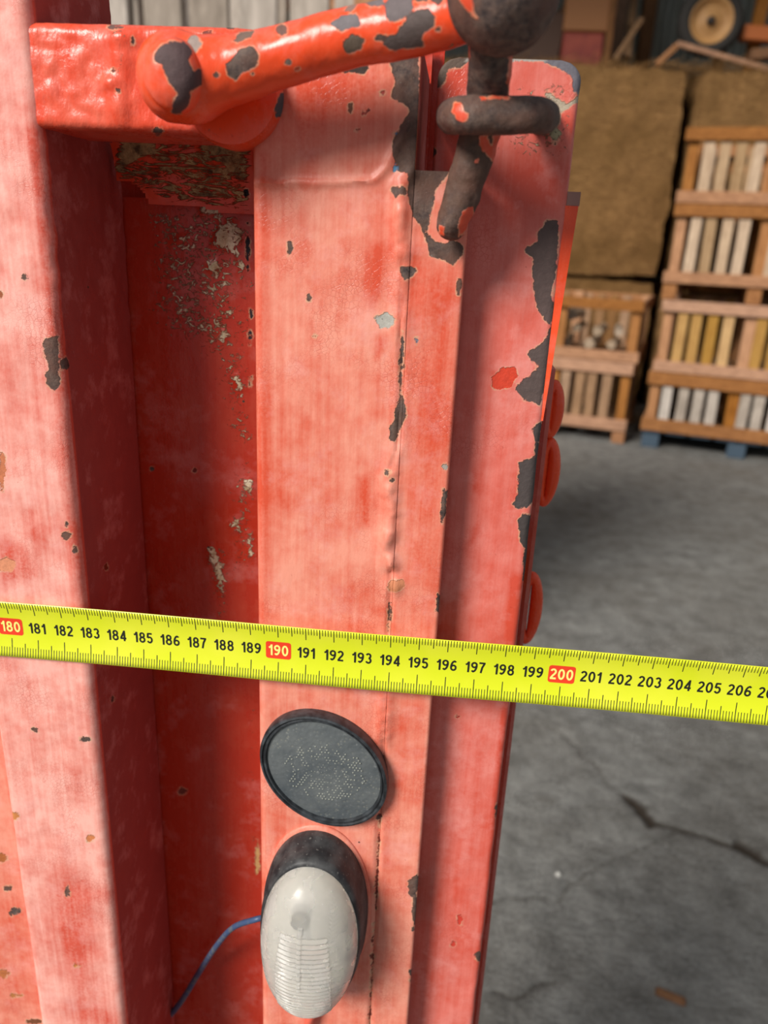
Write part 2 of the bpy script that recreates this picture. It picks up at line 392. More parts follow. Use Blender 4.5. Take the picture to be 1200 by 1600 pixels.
# ------------------------------------------------------------------ crates
def crate(loc, rz, w_, d, h, label, group, slat=None, foot=0., rail_h=.085, openfront=False, cat='crate', pitch=.108, sw=.074, base=0.):
    t = thing('wooden_crate', label, cat, loc, rz, group); slat = slat or W_slat; j = lambda a: R_.uniform(-a, a)
    z0 = foot; P = .07; T = .022
    if foot:
        for x in (.0, w_/2-.05, w_-.10):
            for y in (.02, d-.12): board('foot', t, (x, y, 0), (.10, .10, foot-.001), W_rail)
    for x in (T, w_-T-P):
        for y in (T+.02, d-T-P-.02): board('post', t, (x, y, z0), (P, P, h-foot), W_post)
    for y in ((T+.0201, d-T-.05-.0201) if sw < .1 else ()): board('post', t, (w_/2-.04, y, z0), (.08, .05, h-foot), W_post)
    for zz in (z0, h-rail_h):
        board('rail', t, (j(.01), 0, zz+.001), (w_, T, rail_h-.003), W_rail)
        board('rail', t, (j(.01), d-T, zz+.001), (w_, T, rail_h-.003), W_rail)
        for x in (0, w_-T): board('side_rail', t, (x, T+.001, zz+.001), (T, d-2*T-.002, rail_h-.003), W_rail)
    n = int((w_-2*T-2*P-.02)/pitch); sx = T+P+.03
    for yy, side in ((T+.001, 0), (d-T-.019, 1)):
        if side == 0 and openfront: continue
        for i in range(n+1):
            x = sx+i*pitch+j(.008)
            if x+sw > w_-T-P or (sw < .1 and abs(x+sw/2-w_/2) < .05): continue
            board('slat', t, (x, yy, z0+.012), (sw+0.0, .017, h-foot-.03), slat, (0, j(.015), 0))
    n = int((d-2*T-2*P)/.15)
    for xx in (T+.001, w_-T-.019):
        for i in range(n+1):
            y = T+P+.04+i*.15+j(.006)
            if y+.1 > d-T-P: continue
            board('slat', t, (xx, y, z0+.012), (.017, .095, h-foot-.03), slat)
    for i in range(int(w_/.2)): board('floor_board', t, (.025+i*.195, T+.02, z0+.02), (.16, d-2*T-.04, .016), W_dull)
    return t
TH = math.radians(-16.6); DX = np.array([math.cos(TH), math.sin(TH), 0]); NX = np.array([-math.sin(TH), math.cos(TH), 0])
A0 = np.array([1.555, 6.066, 0])-DX*.05
def spot(a, c, z): return tuple(A0+DX*a+NX*c+np.array([0, 0, z]))
GA = 'slatted crates in the tall right stack'; GB = 'slatted crates in the low stack beside the gate'
# blue pallet
t = thing('pallet', 'blue grey pallet on the concrete under the tall crate stack', 'pallet', spot(0, 0, 0), TH)
for x in (.01, .64, 1.06 if False else 1.10):
    for y in (.04, .84): board('foot', t, (x, y, 0), (.13, .13, .12), M_blue)
for i in range(7): board('deck_board', t, (.0+i*.18, 0.02, .121), (.15, .96, .02), M_blue)
zz = .142
for k, (h, ft, sl, lb) in enumerate(((.46, 0, W_grey, 'greyish slatted wooden crate standing on the blue pallet, bottom of the tall stack'),
        (.53, 0, W_slaty, 'wooden crate with yellowish slats, second from the bottom of the tall stack'),
        (.66, .115, W_slat, 'pale slatted wooden crate raised on block feet, third up the tall stack'),
        (.49, 0, W_slat, 'pale slatted wooden crate, top of the tall stack'))):
    crate(spot(R_.uniform(-.01, .01), 0, zz), TH+R_.uniform(-.006, .006), 1.25, 1.0, h, lb, GA, sl, ft, rail_h=.085 if k else .1)
    zz += h+.002
    if k == 3: TOPZ = zz
crate(spot(-1.34, .0, 0), TH+.012, 1.22, 1.0, .64, 'dull brown slatted crate standing on feet, bottom of the low stack', GB, W_dull, .10, rail_h=.095)
crate(spot(-1.35, .0, .642), TH+.008, 1.24, 1.0, .47, 'open fronted wooden crate holding split logs, top of the low stack', GB, W_dull, 0, openfront=True)
# second row behind the tall stack
zz = 0
for k in range(4):
    crate(spot(.0, 1.04, zz), TH, 1.25, .60, .555, ('brown wooden crate behind the tall stack, %s of the rear row' % ['bottom', 'second up', 'third up', 'topmost'][k]), 'crates in the rear row behind the tall stack', W_dull, .05)
    zz += .557
# grey slatted crates seen over the rail, top left
TZ = .0
for k in range(4):
    crate((-1.10, 2.15, TZ), .02, .88, .8, .56, ('weathered grey slatted crate behind the trailer rail, %s of its stack' % ['bottom', 'second up', 'third up', 'topmost'][k]), 'grey slatted crates behind the trailer', W_grey, .05, pitch=.128, sw=.1)
    TZ += .562
# logs
for i in range(16):
    L = R_.uniform(.3, .42); r = R_.uniform(.035, .055); n = 7; V = []; 
    rr = [r*R_.uniform(.75, 1.15) for _ in range(n)]
    for s in range(5):
        x = L*s/4
        for a in range(n): V.append((x, rr[a]*math.cos(6.283*a/n)*(1+.06*math.sin(s*2+a)), rr[a]*math.sin(6.283*a/n)))
    Fc = [(s*n+a, s*n+(a+1) % n, (s+1)*n+(a+1) % n, (s+1)*n+a) for s in range(4) for a in range(n)]+[tuple(range(n))[::-1], tuple(range(4*n, 5*n))]
    row, c_ = divmod(i, 6)
    o = mk('split_log', V, Fc, W_log, smooth=False)
    o.location = spot(-1.22+.17*c_+(.05 if row % 2 else 0)+.03, .20+.0*row, .642+.045+.058+row*.108); o.rotation_euler = (R_.uniform(0, 6), 0, TH+math.pi/2+R_.uniform(-.12, .12))
    tag(o, 'short split log in the open crate, %s layer, %s from the left' % (['bottom', 'middle', 'top'][row], ['first', 'second', 'third', 'fourth', 'fifth', 'sixth'][c_]), 'log', 'split logs in the open crate')

# ------------------------------------------------------------------ things on top of the bales
def lathe(prof, n, axis='Y'):
    V = []; m = len(prof)
    for i in range(n):
        a = 2*math.pi*i/n
        for r, y in prof: V.append((r*math.cos(a), y, r*math.sin(a)))
    Fc = gridfaces(n, m, cu=True)
    return np.array(V), Fc
WC = np.array([2.03, 8.05, 3.40])
t = thing('cart', 'old cart with a tan rimmed black tyre and orange axle on the bales', 'cart', (WC[0], WC[1], WC[2]-.28))
k = np.linspace(0, math.pi*2, 19)
V, Fc = lathe([(.225+.055*math.cos(a), .055*math.sin(a)*1.15) for a in k], 40); V[:, 2] += .28; wh = mk('wheel', V, Fc, simple('tyre_rubber', lin(42, 38, 34), .85), t, world=False)
b = NB('tan_rim', .6, 0); b.col(b.mix(b.noise(20, 4), lin(190, 146, 92), lin(160, 112, 62))); M_tan = b.m
V, Fc = lathe([(.0, -.01), (.03, -.012), (.04, .0), (.09, -.004), (.11, .012), (.135, .004), (.165, -.02), (.185, -.05), (.19, -.04), (.17, .02), (.17, .04), (0, .04)], 40); V[:, 2] += .28; mk('rim', V, Fc, M_tan, wh, world=False)
V, Fc = lathe([(.0, -.045), (.022, -.045), (.034, -.035), (.036, .0), (0, .0)], 20); V[:, 2] += .28; mk('hub', V, Fc, simple('dark_hub', lin(44, 34, 28), .6), wh, world=False)
M_or = simple('rusty_orange_paint', lin(176, 96, 44), .6); cx_, cz_ = .32, -.12
board('axle', t, (-.02+cx_, .05, .28+cz_), (1.0, .12, .12), M_or, (0, .04, 0), .01)
board('side_beam', t, (.1+cx_, .05, .12+cz_), (.9, .14, .09), W_beam, (0, -.12, 0), .01)
board('upright', t, (.09+cx_, .18, .0+cz_), (.10, .08, 1.0), W_post, (0, .03, 0))
board('brace', t, (-.16+cx_, .27, cz_), (.09, .08, .24), W_beam); board('brace', t, (.75+cx_, .27, cz_), (.09, .08, .3), W_beam)
# sticks and beams
def stick(px0, py0, px1, py1, Y0, Y1, r, mat, label, name='wooden_batten'):
    a = onY(px0, py0, Y0); c = onY(px1, py1, Y1); L = np.linalg.norm(c-a); d = (c-a)/L
    o = board(name, None, (0, 0, 0), (L, r*2, r*2), mat, ch=.006); o.rotation_mode = 'QUATERNION'; o.rotation_quaternion = Vector(d).to_track_quat('X', 'Z'); o.location = tuple(a)
    tag(o, label, 'timber'); return o
stick(1058, 72, 1200, 112, 7.82, 7.95, .022, W_rail, 'thin reddish brown batten lying across the bales under the wheel')
stick(1030, 104, 1062, 74, 7.75, 7.8, .022, W_rail, 'short slanting batten leaning up to the wheel end of the bales')
stick(985, 95, 1000, -30, 8.5, 8.9, .035, W_dull, 'greyish pole leaning between the two dark shed posts')
stick(965, 95, 1008, 30, 8.2, 8.25, .022, W_dull, 'thin pale branch leaning across the grey pole')
t = thing('feed_hopper', 'dull red metal hopper standing on the bales left of the shed posts', 'hopper', (.66, 8.25, 2.98))
b = NB('dull_red_sheet', .6, .1); b.col(b.mix(b.rmp(b.noise(9, 5), .35, .7), lin(120, 46, 38), lin(150, 68, 50))); M_dr = b.m
board('body', t, (.13, 0, 0), (.37, .5, .36), M_dr, ch=.015); board('upper_panel', t, (.12, -.01, .362), (.40, .52, .30), simple('ochre_sheet', lin(142, 92, 50), .6), ch=.01)
board('leg', t, (-.42, .02, 0), (.5, .4, .10), M_dr, ch=.01); board('upright', t, (.51, -.03, 0), (.06, .06, .7), W_beam)
board('chute', t, (-.35, .1, .10), (.46, .4, .5), simple('dark_sheet', lin(74, 50, 36), .7), (0, .12, 0), .02)

# floor debris
t = onZ(1048, 1572)
o = board('wood_scrap', None, (t[0]-.028, t[1]+.02, -.001), (.06, .017, .012), W_beam, (0, 0, -.35), .003); tag(o, 'small brown wood scrap on the concrete at the bottom right', 'scrap')
t = onZ(872, 1368); V, Fc = lathe([(0, -.006), (.005, -.005), (.007, 0), (.0045, .004), (0, .005)], 9)
o = mk('pebble', V, Fc, simple('pale_stone', lin(200, 196, 188), .7)); o.location = (t[0], t[1], .004); tag(o, 'small pale pebble on the concrete beside the gate', 'pebble')

# ------------------------------------------------------------------ TRAILER
TR = thing('trailer', 'faded red steel trailer body with latch lever, reflector and marker lamp on its corner post', 'trailer', (-.08, .27, 0))
YF = .240                      # face of the corner post
def dz(px_top, n_fine_bottom=1640, x=400, Y=YF, step=.0009, low=.0):
    pass
def rounded(pts, rad, seg, step):
    """polyline of a closed section, corners rounded, edges resampled"""
    out = []; n = len(pts)
    P = [np.array(p, float) for p in pts]
    cs = []
    for i in range(n):
        a, c, d = P[i-1], P[i], P[(i+1) % n]; r = rad[i]
        u = (a-c)/np.linalg.norm(a-c); v = (d-c)/np.linalg.norm(d-c)
        if r <= 0: cs.append([c]); continue
        ang = math.acos(np.clip(u @ v, -1, 1)); t = r/math.tan(ang/2); p0 = c+u*t; p1 = c+v*t; bis = (u+v)/np.linalg.norm(u+v); o = c+bis*r/math.sin(ang/2)
        a0 = p0-o; a1 = p1-o; arc = []
        th0 = math.atan2(a0[1], a0[0]); th1 = math.atan2(a1[1], a1[0]); dth = (th1-th0+math.pi) % (2*math.pi)-math.pi
        for k in range(seg+1): th = th0+dth*k/seg; arc.append(o+r*np.array([math.cos(th), math.sin(th)]))
        cs.append(arc)
    for i in range(n):
        out += cs[i]; a = cs[i][-1]; c = cs[(i+1) % n][0]; L = np.linalg.norm(c-a); st = step[i]; m = int(L/st)
        for k in range(1, m): out.append(a+(c-a)*k/m)
    return np.array(out)
def column(name, pts, rad, step, z_top, z_vis, parent, mat, fine=.0009, z_low=.0, relief=None, slope=0., **kw):
    prof = rounded(pts, rad, 5, step); n = len(prof)
    zs = np.concatenate([np.linspace(z_low, z_vis, 6)[:-1], np.arange(z_vis, z_top, fine), [z_top]])
    V = np.zeros((n, len(zs), 3)); V[:, :, 0] = prof[:, 0][:, None]; V[:, :, 1] = prof[:, 1][:, None]; V[:, :, 2] = zs[None]
    V = V.reshape(-1, 3); Fc = gridfaces(n, len(zs), cu=True).tolist()
    m = len(zs); Fc.append([i*m+m-1 for i in range(n)]); Fc.append([i*m for i in range(n)][::-1])
    if relief is not None: V = relief(V)
    o = mk(name, V, Fc, mat, parent, sharp=50); paint(o, V, **kw); return o
ZV = onY(500, 1660, .24)[2]
def zt(px, py, Y=YF): return onY(px, py, Y)[2]

# --- left post ---
YL = .237
xc = onY(133, 950, YL)[0]; xl = onY(62, 1600, YL)[0]; yb = onX(233, 950, xc)[1]
YB = yb+.001                       # recess panel plane
chL = [([(68, 530), (90, 525), (92, 545), (92, 580), (95, 600), (85, 612), (73, 600), (72, 585), (78, 570), (68, 550)], None), (el_(100, 570, 8, 10), None), (el_(104, 820, 3), None), (el_(104, 836, 7), None), (el_(118, 860, 4, 7), None),
       (el_(10, 884, 15, 13), lin(226, 146, 108)), (el_(8, 884, 5), None), (el_(3, 735, 5, 30), lin(206, 120, 80)), (el_(55, 1140, 6, 5), None), (el_(134, 1155, 8, 4), None), (el_(176, 1091, 2, 4), None), (el_(105, 1393, 5, 8), None),
       (el_(22, 1276, 8, 6), lin(206, 130, 70)), (el_(140, 1310, 7, 5), lin(214, 130, 80)), (el_(120, 1508, 7, 4), lin(206, 130, 60)), (el_(38, 434, 4, 3), None), (el_(2, 460, 4, 8), lin(170, 90, 50)), (el_(166, 886, 4, 5), lin(130, 56, 36))]
rdL = [([(100, 1340), (150, 1400), (150, 1520), (180, 1600), (120, 1600), (70, 1400)], 40, .5), ([(0, 840), (30, 850), (60, 900), (0, 920)], 20, .5), ([(60, 200), (100, 500), (140, 950), (115, 950), (70, 500), (40, 200)], 16, .45)]
def relL(V):
    V[:, 1] += np.where(V[:, 1] < YL+.002, 1, 0)*.0005*fbm(V, 60, 3)
    q = proj(V); s = (V[:, 0] > xc-.0008) & (V[:, 2] > zt(130, 560)); V[:, 0] += s*.0007*fbm(V, 170, 4)
    d = np.linalg.norm((q-np.array([96, 580]))/np.array([14, 45]), axis=1); V[:, 1] += .0007*np.exp(-d*d)
    return V
column('tailgate_post', [(xl, YL), (xc, YL), (xc, yb), (xl, yb)], [.003, .0035, .001, .002], [.0010, .0011, .003, .004], zt(130, -300), ZV, TR, M_left, chips=chL, red=rdL, relief=relL, extra=lambda V: 1.5*np.clip((V[:, 1]-YL-.002)/.002, 0, 1)*(V[:, 0] > xc-.002))  # extra darkens the right flank's colour to stand for its shade
# tailgate sheet to its left
V_ = np.array([(x, y, z) for x in np.linspace(xl-.30, xl+.002, 120) for y in (YL+.006,) for z in np.linspace(ZV-.02, zt(0, 700), 200)]); nz = 200
Vb = V_+np.array([0, .003, 0]); VV = np.concatenate([V_, Vb]); f1 = gridfaces(120, nz); VV[:, 1] += .0006*fbm(VV*np.array([1, 0, 1]), 30, 2)
o = mk('tailgate_sheet', VV, np.concatenate([f1, f1[:, ::-1]+len(V_)]), M_salmon, TR)
paint(o, VV, chips=[(el_(4, 1340, 8), lin(176, 100, 50)), (el_(22, 1424, 9, 8), None), (el_(12, 1388, 8, 5), None), (el_(5, 1520, 8), lin(190, 110, 60)), (el_(24, 1556, 12, 4), lin(190, 120, 60)), (el_(52, 1596, 12, 4), lin(120, 70, 40))])
V, Fc = box_arr(xl-.30, xl+.0, YL+.010, YL+.03, .0, 1.40)
mk('tailgate_core', V, Fc, M_salmon, TR, smooth=False)

# --- middle (corner) post ---
xm0 = onY(401, 950, YF)[0]; xs_ = onY(612, 950, YF)[0]; xm1 = onY(686, 950, YF)[0]
seam = [(640, 268), (626, 290), (628, 420), (626, 520), (628, 600), (621, 700), (607, 745), (612, 800), (605, 850), (612, 900), (607, 990), (604, 1060), (600, 1140), (592, 1290), (587, 1430), (578, 1610)]
chM = [([(609, 93), (654, 60), (655, 135), (653, 213), (651, 272), (640, 272), (623, 267), (613, 240), (615, 213), (632, 187), (641, 172), (628, 160), (610, 153), (617, 130), (613, 110)], None),
       (el_(639, 152, 4, 5), lin(70, 100, 130)), (el_(619, 213, 4, 10), lin(90, 140, 175)), (el_(616, 262, 4, 8), lin(90, 140, 175)),
       ([(638, 266), (668, 262), (705, 264), (690, 285), (679, 298), (676, 325), (670, 345), (668, 362), (676, 374), (690, 380), (712, 374), (722, 385), (720, 400), (707, 415), (695, 406), (684, 402), (672, 402), (668, 380), (658, 352), (645, 338), (638, 310)], None),
       (el_(617, 298, 5, 8), None), (el_(628, 298, 7, 6), None), ([(625, 418), (640, 416), (652, 421), (646, 431), (633, 438), (627, 430)], None),
       ([(583, 496), (604, 490), (619, 500), (611, 513), (594, 512)], lin(176, 172, 162)), (el_(650, 533, 4, 9), lin(96, 120, 140)),
       ([(628, 515), (631, 540), (627, 590), (628, 622), (624, 622), (624, 570)], None), ([(628, 562), (633, 573), (627, 580)], None),
       ([(618, 640), (627, 618), (634, 632), (634, 650), (626, 668), (619, 692), (608, 692), (611, 665), (618, 655)], None),
       (el_(605, 738, 5, 4), None), (el_(612, 752, 4), None), (el_(617, 915, 12, 11), lin(206, 130, 92)), (el_(619, 916, 5, 6), None), ([(611, 938), (611, 970), (607, 990), (605, 975), (607, 940)], None),
       ([(693, 764), (699, 768), (697, 800), (691, 818), (689, 800)], None), ([(684, 928), (689, 931), (686, 958), (681, 955)], None), ([(716, 435), (722, 438), (718, 464), (714, 460)], None),
       (el_(453, 385, 4, 13), None), (el_(483, 465, 4, 7), None), (el_(492, 525, 3), lin(150, 60, 40)), (el_(695, 729, 4), lin(170, 160, 150)),
       ([(640, 1375), (652, 1366), (656, 1376), (651, 1395), (653, 1420), (649, 1447), (643, 1430), (645, 1405), (637, 1395)], None), (el_(646, 1452, 3), None), (el_(643, 1520, 3, 4), None), (el_(641, 1532, 2), None), (el_(592, 1278, 4, 3), None),
       (el_(567, 176, 4), lin(176, 70, 60)), (el_(598, 146, 4), lin(176, 70, 60)), (el_(548, 170, 5, 8), lin(110, 70, 50)), (el_(575, 172, 3), lin(130, 60, 50)), ([(528, 105), (570, 100), (580, 106), (566, 116), (552, 112), (540, 116)], lin(60, 44, 36)), (el_(560, 203, 5, 3), lin(150, 60, 50))]
for pl in ([(594, 1272), (591, 1330), (587, 1420)], [(584, 1440), (580, 1520), (577, 1600)]):
    chM.append(([(x-1, y) for x, y in pl]+[(x+1, y) for x, y in pl[::-1]], lin(120, 50, 36)))
rdM = [([(584, 385), (598, 383), (593, 450), (580, 475), (578, 440)], 26, .9), ([(590, 530), (606, 525), (600, 545), (588, 560)], 18, .8), ([(558, 745), (580, 740), (578, 820), (560, 825)], 16, .6), ([(400, 230), (420, 240), (425, 900), (404, 1000), (395, 600)], 18, .42),
       ([(640, 400), (720, 420), (700, 700), (690, 900), (640, 900), (650, 700)], 50, .45), ([(440, 100), (620, 90), (600, 180), (440, 250)], 70, .5), ([(470, 230), (500, 240), (495, 290), (475, 290)], 24, .5), ([(640, 830), (670, 850), (660, 900), (640, 890)], 20, .5)]
mdM = [(el_(592, 500, 12, 8), 14, .5)]
def relM(V):
    q = proj(V); fr = V[:, 1] < YF+.0012
    d = seg_dist(q, seam, False)
    weld = np.interp(q[:, 1], [270, 330, 500, 560, 690, 735, 760, 880, 895, 990, 1000, 1150, 1170, 1600], [1, .8, .5, .1, .2, .7, 1, 1, .1, .1, .5, .7, .1, .1])
    bead = np.exp(-(d/13)**2)*weld*(.0021+.0016*fbm(V, 210, 3)) + .0014*np.exp(-(np.linalg.norm(q-np.array([617, 915]), axis=1)/12)**2)
    gro = np.exp(-(d/3.5)**2)*(1-weld)*.0013
    # weld ridge across the top
    rl = seg_dist(q+np.stack([0*d, 6*vn(V, 160)], 1), [(395, 285), (450, 290), (520, 285), (585, 283), (605, 262), (640, 190)], False)
    bead = bead+.0008*np.exp(-(rl/6)**2)
    lumps = .0006*fbm(V, 120, 3)*np.clip(1-np.abs(q[:, 0]-640)/60, 0, 1)*np.interp(q[:, 1], [250, 480, 600], [1.6, 1, .25])
    V[:, 1] += fr*(gro-bead-lumps+.0003*fbm(V, 40, 2)); return V
column('corner_post', [(xm0, YF), (xs_, YF), (xs_, YF+.055), (xm0, YF+.055)], [.0028, .0002, .001, .002], [.0008, .003, .004, .0025], zt(600, 62), ZV, TR, M_salmon, fine=.0008, chips=chM, red=rdM, mud=mdM, relief=relM, extra=lambda V: 1.5*np.clip((V[:, 1]-YF-.0012)/.001, 0, 1), front=lambda V: (V[:, 1] < YF+.003) | (V[:, 0] < xs_-.01))  # side walls take the same painted shade tone
def relM2(V): return relM(V)
column('corner_angle', [(xs_+.00002, YF+.0002), (xm1, YF+.0002), (xm1, YF+.013), (xs_+.00002, YF+.013)], [.0003, .0012, .001, .0003], [.0008, .003, .004, .004], zt(655, 266), ZV, TR, M_salmon, fine=.0008, chips=chM, red=rdM, relief=relM2)

# --- recess panel, with the mud caked upper part ---
x0 = xc-.0; x1 = xm0+.006
def flat(name, xa, xb, za, zb, Y, mat, step=.0012, th=.003, relief=None, parent=TR, keep=None, **kw):
    X = np.arange(xa, xb+step/2, step); Z = np.arange(za, zb+step/2, step)
    A, B = np.meshgrid(X, Z, indexing='ij'); P = np.stack([A, 0*A+Y, B], -1).reshape(-1, 3)
    f = gridfaces(len(X), len(Z))
    if keep is not None:
        ok = keep(P); f = f[ok[f].all(1)]
    if relief is not None: P = relief(P)
    n = len(P); V = np.concatenate([P, P+np.array([0, th, 0])])
    # boundary walls
    E = {}
    for q_ in f:
        for k in range(4):
            e = (int(q_[k]), int(q_[(k+1) % 4])); 
            if (e[1], e[0]) in E: del E[(e[1], e[0])]
            else: E[e] = 1
    walls = [(b_, a_, a_+n, b_+n) for a_, b_ in E]
    o = mk(name, V, f.tolist()+(f[:, ::-1]+n).tolist()+walls, mat, parent, sharp=50); paint(o, V, **kw); return o
ztop = zt(290, 205, YF)
ymud = .0
chR = [(el_(285, 1236, 7, 6), lin(120, 50, 36)), (el_(402, 1340, 3, 26), lin(214, 170, 110)), (el_(305, 925+50, 3), None), (el_(237, 733, 2), None), (el_(304, 735, 3, 4), lin(120, 30, 20))]
for px, py, rx, ry in ((392, 490, 2, 9), (391, 527, 2, 14), (392, 595, 2.5, 10), (388, 350, 2, 4), (387, 395, 3, 26)): chR.append((el_(px, py, rx, ry), lin(24, 24, 34)))
solid = [[(305, 310), (320, 306), (345, 318), (350, 345), (372, 350), (388, 362), (382, 372), (372, 385), (378, 402), (385, 420), (376, 440), (368, 400), (350, 390), (332, 385), (335, 362), (345, 352), (330, 335), (315, 335)],
         [(322, 412), (340, 403), (346, 415), (336, 430), (323, 427)], [(340, 520), (352, 512), (360, 522), (350, 536)], [(322, 858), (332, 850), (343, 870), (350, 890), (354, 930), (348, 938), (338, 912), (330, 885), (325, 885)],
         [(378, 748), (396, 744), (398, 780), (388, 772), (378, 765)], [(355, 818), (372, 808), (380, 830), (362, 832)], [(360, 590), (376, 580), (382, 612), (370, 608)], [(270, 370), (300, 365), (300, 376), (268, 382)], [(385, 830), (395, 832), (398, 870), (388, 875)]]
mdR = [(p, 14, .95) for p in solid]+[([(228, 320), (385, 320), (392, 470), (380, 560), (330, 560), (250, 520), (228, 420)], 60, .56), ([(330, 540), (392, 540), (395, 700), (360, 700)], 36, .48), ([(360, 720), (398, 720), (400, 900), (360, 900)], 34, .46), ([(330, 850), (360, 850), (360, 960), (335, 960)], 26, .48), ([(385, 1000), (402, 1000), (404, 1400), (392, 1400)], 16, .36)]
def relR(P):
    q = proj(P); a = np.zeros(len(P))
    for s in solid: a = np.maximum(a, np.clip(sdf(q, s)/10+.4, 0, 1))
    P[:, 1] += .0006*fbm(P, 24, 2)-a*(.0008+.0006*fbm(P, 500, 3)); return P
flat('recess_panel', x0-.01, x1, ZV, zt(290, 314, YB), YB, M_recess, relief=relR, chips=chR, mud=mdR, step=.001)
for s_, nm in ((0, 'recess_panel_lower'),):
    V, Fc = box_arr(x0-.01, x1, YB, YB+.003, 0, ZV+.001); mk('lower_recess_panel', V, Fc, M_recess, TR, smooth=False)
# muddy gusset above
YG = YB-.010
def keepG(P):
    q = proj(P); d = sdf(q, [(205, 170), (400, 170), (400, 345), (388, 345), (300, 322), (232, 322), (224, 302), (208, 288), (180, 283), (180, 170)]); return d > 0
def relG(P):
    q = proj(P); t = np.clip((320-q[:, 1])/120, 0, 1); P[:, 1] += -.006*t**2-.0022*np.abs(fbm(P*np.array([1, 1, 2.2]), 110, 4))*np.clip(t*3, .3, 1)-.005*np.exp(-(np.linalg.norm((q-np.array([355, 245]))/np.array([34, 34]), axis=1))**2); return P
flat('gusset', x0-.004, x1, zt(290, 330, YG), zt(290, 190, YG), YG, M_mud, relief=relG, keep=keepG, step=.0009, mud=[([(186, 205), (390, 205), (392, 330), (300, 322), (180, 290)], 20, .66), ([(186, 205), (270, 205), (240, 240), (180, 275)], 20, 1.), ([(300, 215), (392, 220), (388, 290), (350, 265), (310, 240)], 20, .95)],
     chips=[(el_(385, 302, 4, 6), lin(20, 20, 26))], red=[([(186, 205), (390, 205), (392, 330), (180, 330)], 10, .8)])
# inner wall closing the gap
V, Fc = box_arr(x1+.001, onY(671, 150, .290)[0], .2955, .2985, 0, zt(670, 66, .295)); mk('inner_wall', V, Fc, M_recess, TR, smooth=False)
V, Fc = box_arr(x0-.012, onY(694, 100, .302)[0], .302, .305, 0, zt(670, 72, .302)); mk('inner_back_plate', V, Fc, M_recess, TR, smooth=False)

# --- cross rail ---
xr1 = onY(400, 120, YF-.002)[0]
def relRail(V):
    q = proj(V); g = lambda x, y, a, b_: np.exp(-((q[:, 0]-x)/a)**2-((q[:, 1]-y)/b_)**2)
    fr = V[:, 1] < YF+.004
    V[:, 1] -= fr*(.0016*g(190, 90, 22, 34)+.002*g(188, 165, 20, 30)+.0016*g(172, 130, 14, 12)+.0011*g(190, 60, 26, 12)+.001*np.abs(fbm(V, 150, 4)))
    return V
# rail runs along X: build in a rotated sweep
zt1 = zt(300, 41, YF); zb1 = zt(300, 208, YF-.002)
prof = rounded([(YF-.002, zb1), (YF-.002, zt1), (YF+.03, zt1), (YF+.03, zb1)], [.002, .003, .002, .001], 5, [.0009, .002, .004, .004])
X = np.arange(xc-.001, xr1+.012, .0009); V = np.zeros((len(prof), len(X), 3)); V[:, :, 1] = prof[:, 0][:, None]; V[:, :, 2] = prof[:, 1][:, None]; V[:, :, 0] = X[None]
V = relRail(V.reshape(-1, 3)); 
# right end fades back behind the post face
V[:, 1] += np.clip((V[:, 0]-xr1+.006)/.012, 0, 1)*.004
m = len(X); Fc = gridfaces(len(prof), m, cu=True)[:, ::-1].tolist()+[[i*m+m-1 for i in range(len(prof))][::-1], [i*m for i in range(len(prof))]]
o = mk('cross_rail', V, Fc, M_rail, TR, sharp=50)
paint(o, V, chips=[(el_(247, 205, 8, 8), None), (el_(208, 65, 5, 9), lin(80, 60, 50)), (el_(183, 142, 4), lin(90, 60, 50)), (el_(178, 110, 4), lin(120, 60, 50)), (el_(270, 48, 5, 3), None), (el_(262, 61, 16, 3), lin(120, 90, 80)), (el_(180, 42, 14, 4), lin(110, 80, 72)), (el_(325, 52, 7, 4), lin(130, 60, 50)), (el_(360, 43, 8, 2), None)], mud=[([(170, 40), (205, 45), (200, 100), (185, 130), (172, 100)], 20, .42)])
# bracket disc
def disc(name, cx, cy, r, Y0, Y1, mat, parent, bev=.0012, **kw):
    c = onY(cx, cy, Y0); R0 = r/ (F/float(-((c-CAM) @ ROT)[2])); prof = [(0, Y0)]+[(R0*t, Y0) for t in np.linspace(.08, .94, 16)]+[(R0-bev*.3, Y0+bev*.3), (R0, Y0+bev), (R0, Y1)]
    V, Fc = lathe(prof, 72); V = V+np.array([c[0], 0, c[2]]); o = mk(name, V, Fc, mat, parent, sharp=60); paint(o, V, **kw); return o
disc('pivot_bracket', 358, 143, 80, YF-.0055, YF+.004, M_gloss, TR, .003, chips=[([(428, 170), (436, 150), (448, 138), (452, 142), (446, 165), (440, 180), (432, 186)], lin(78, 92, 98))], mud=[([(300, 195), (400, 195), (380, 225), (300, 225)], 18, .4)])

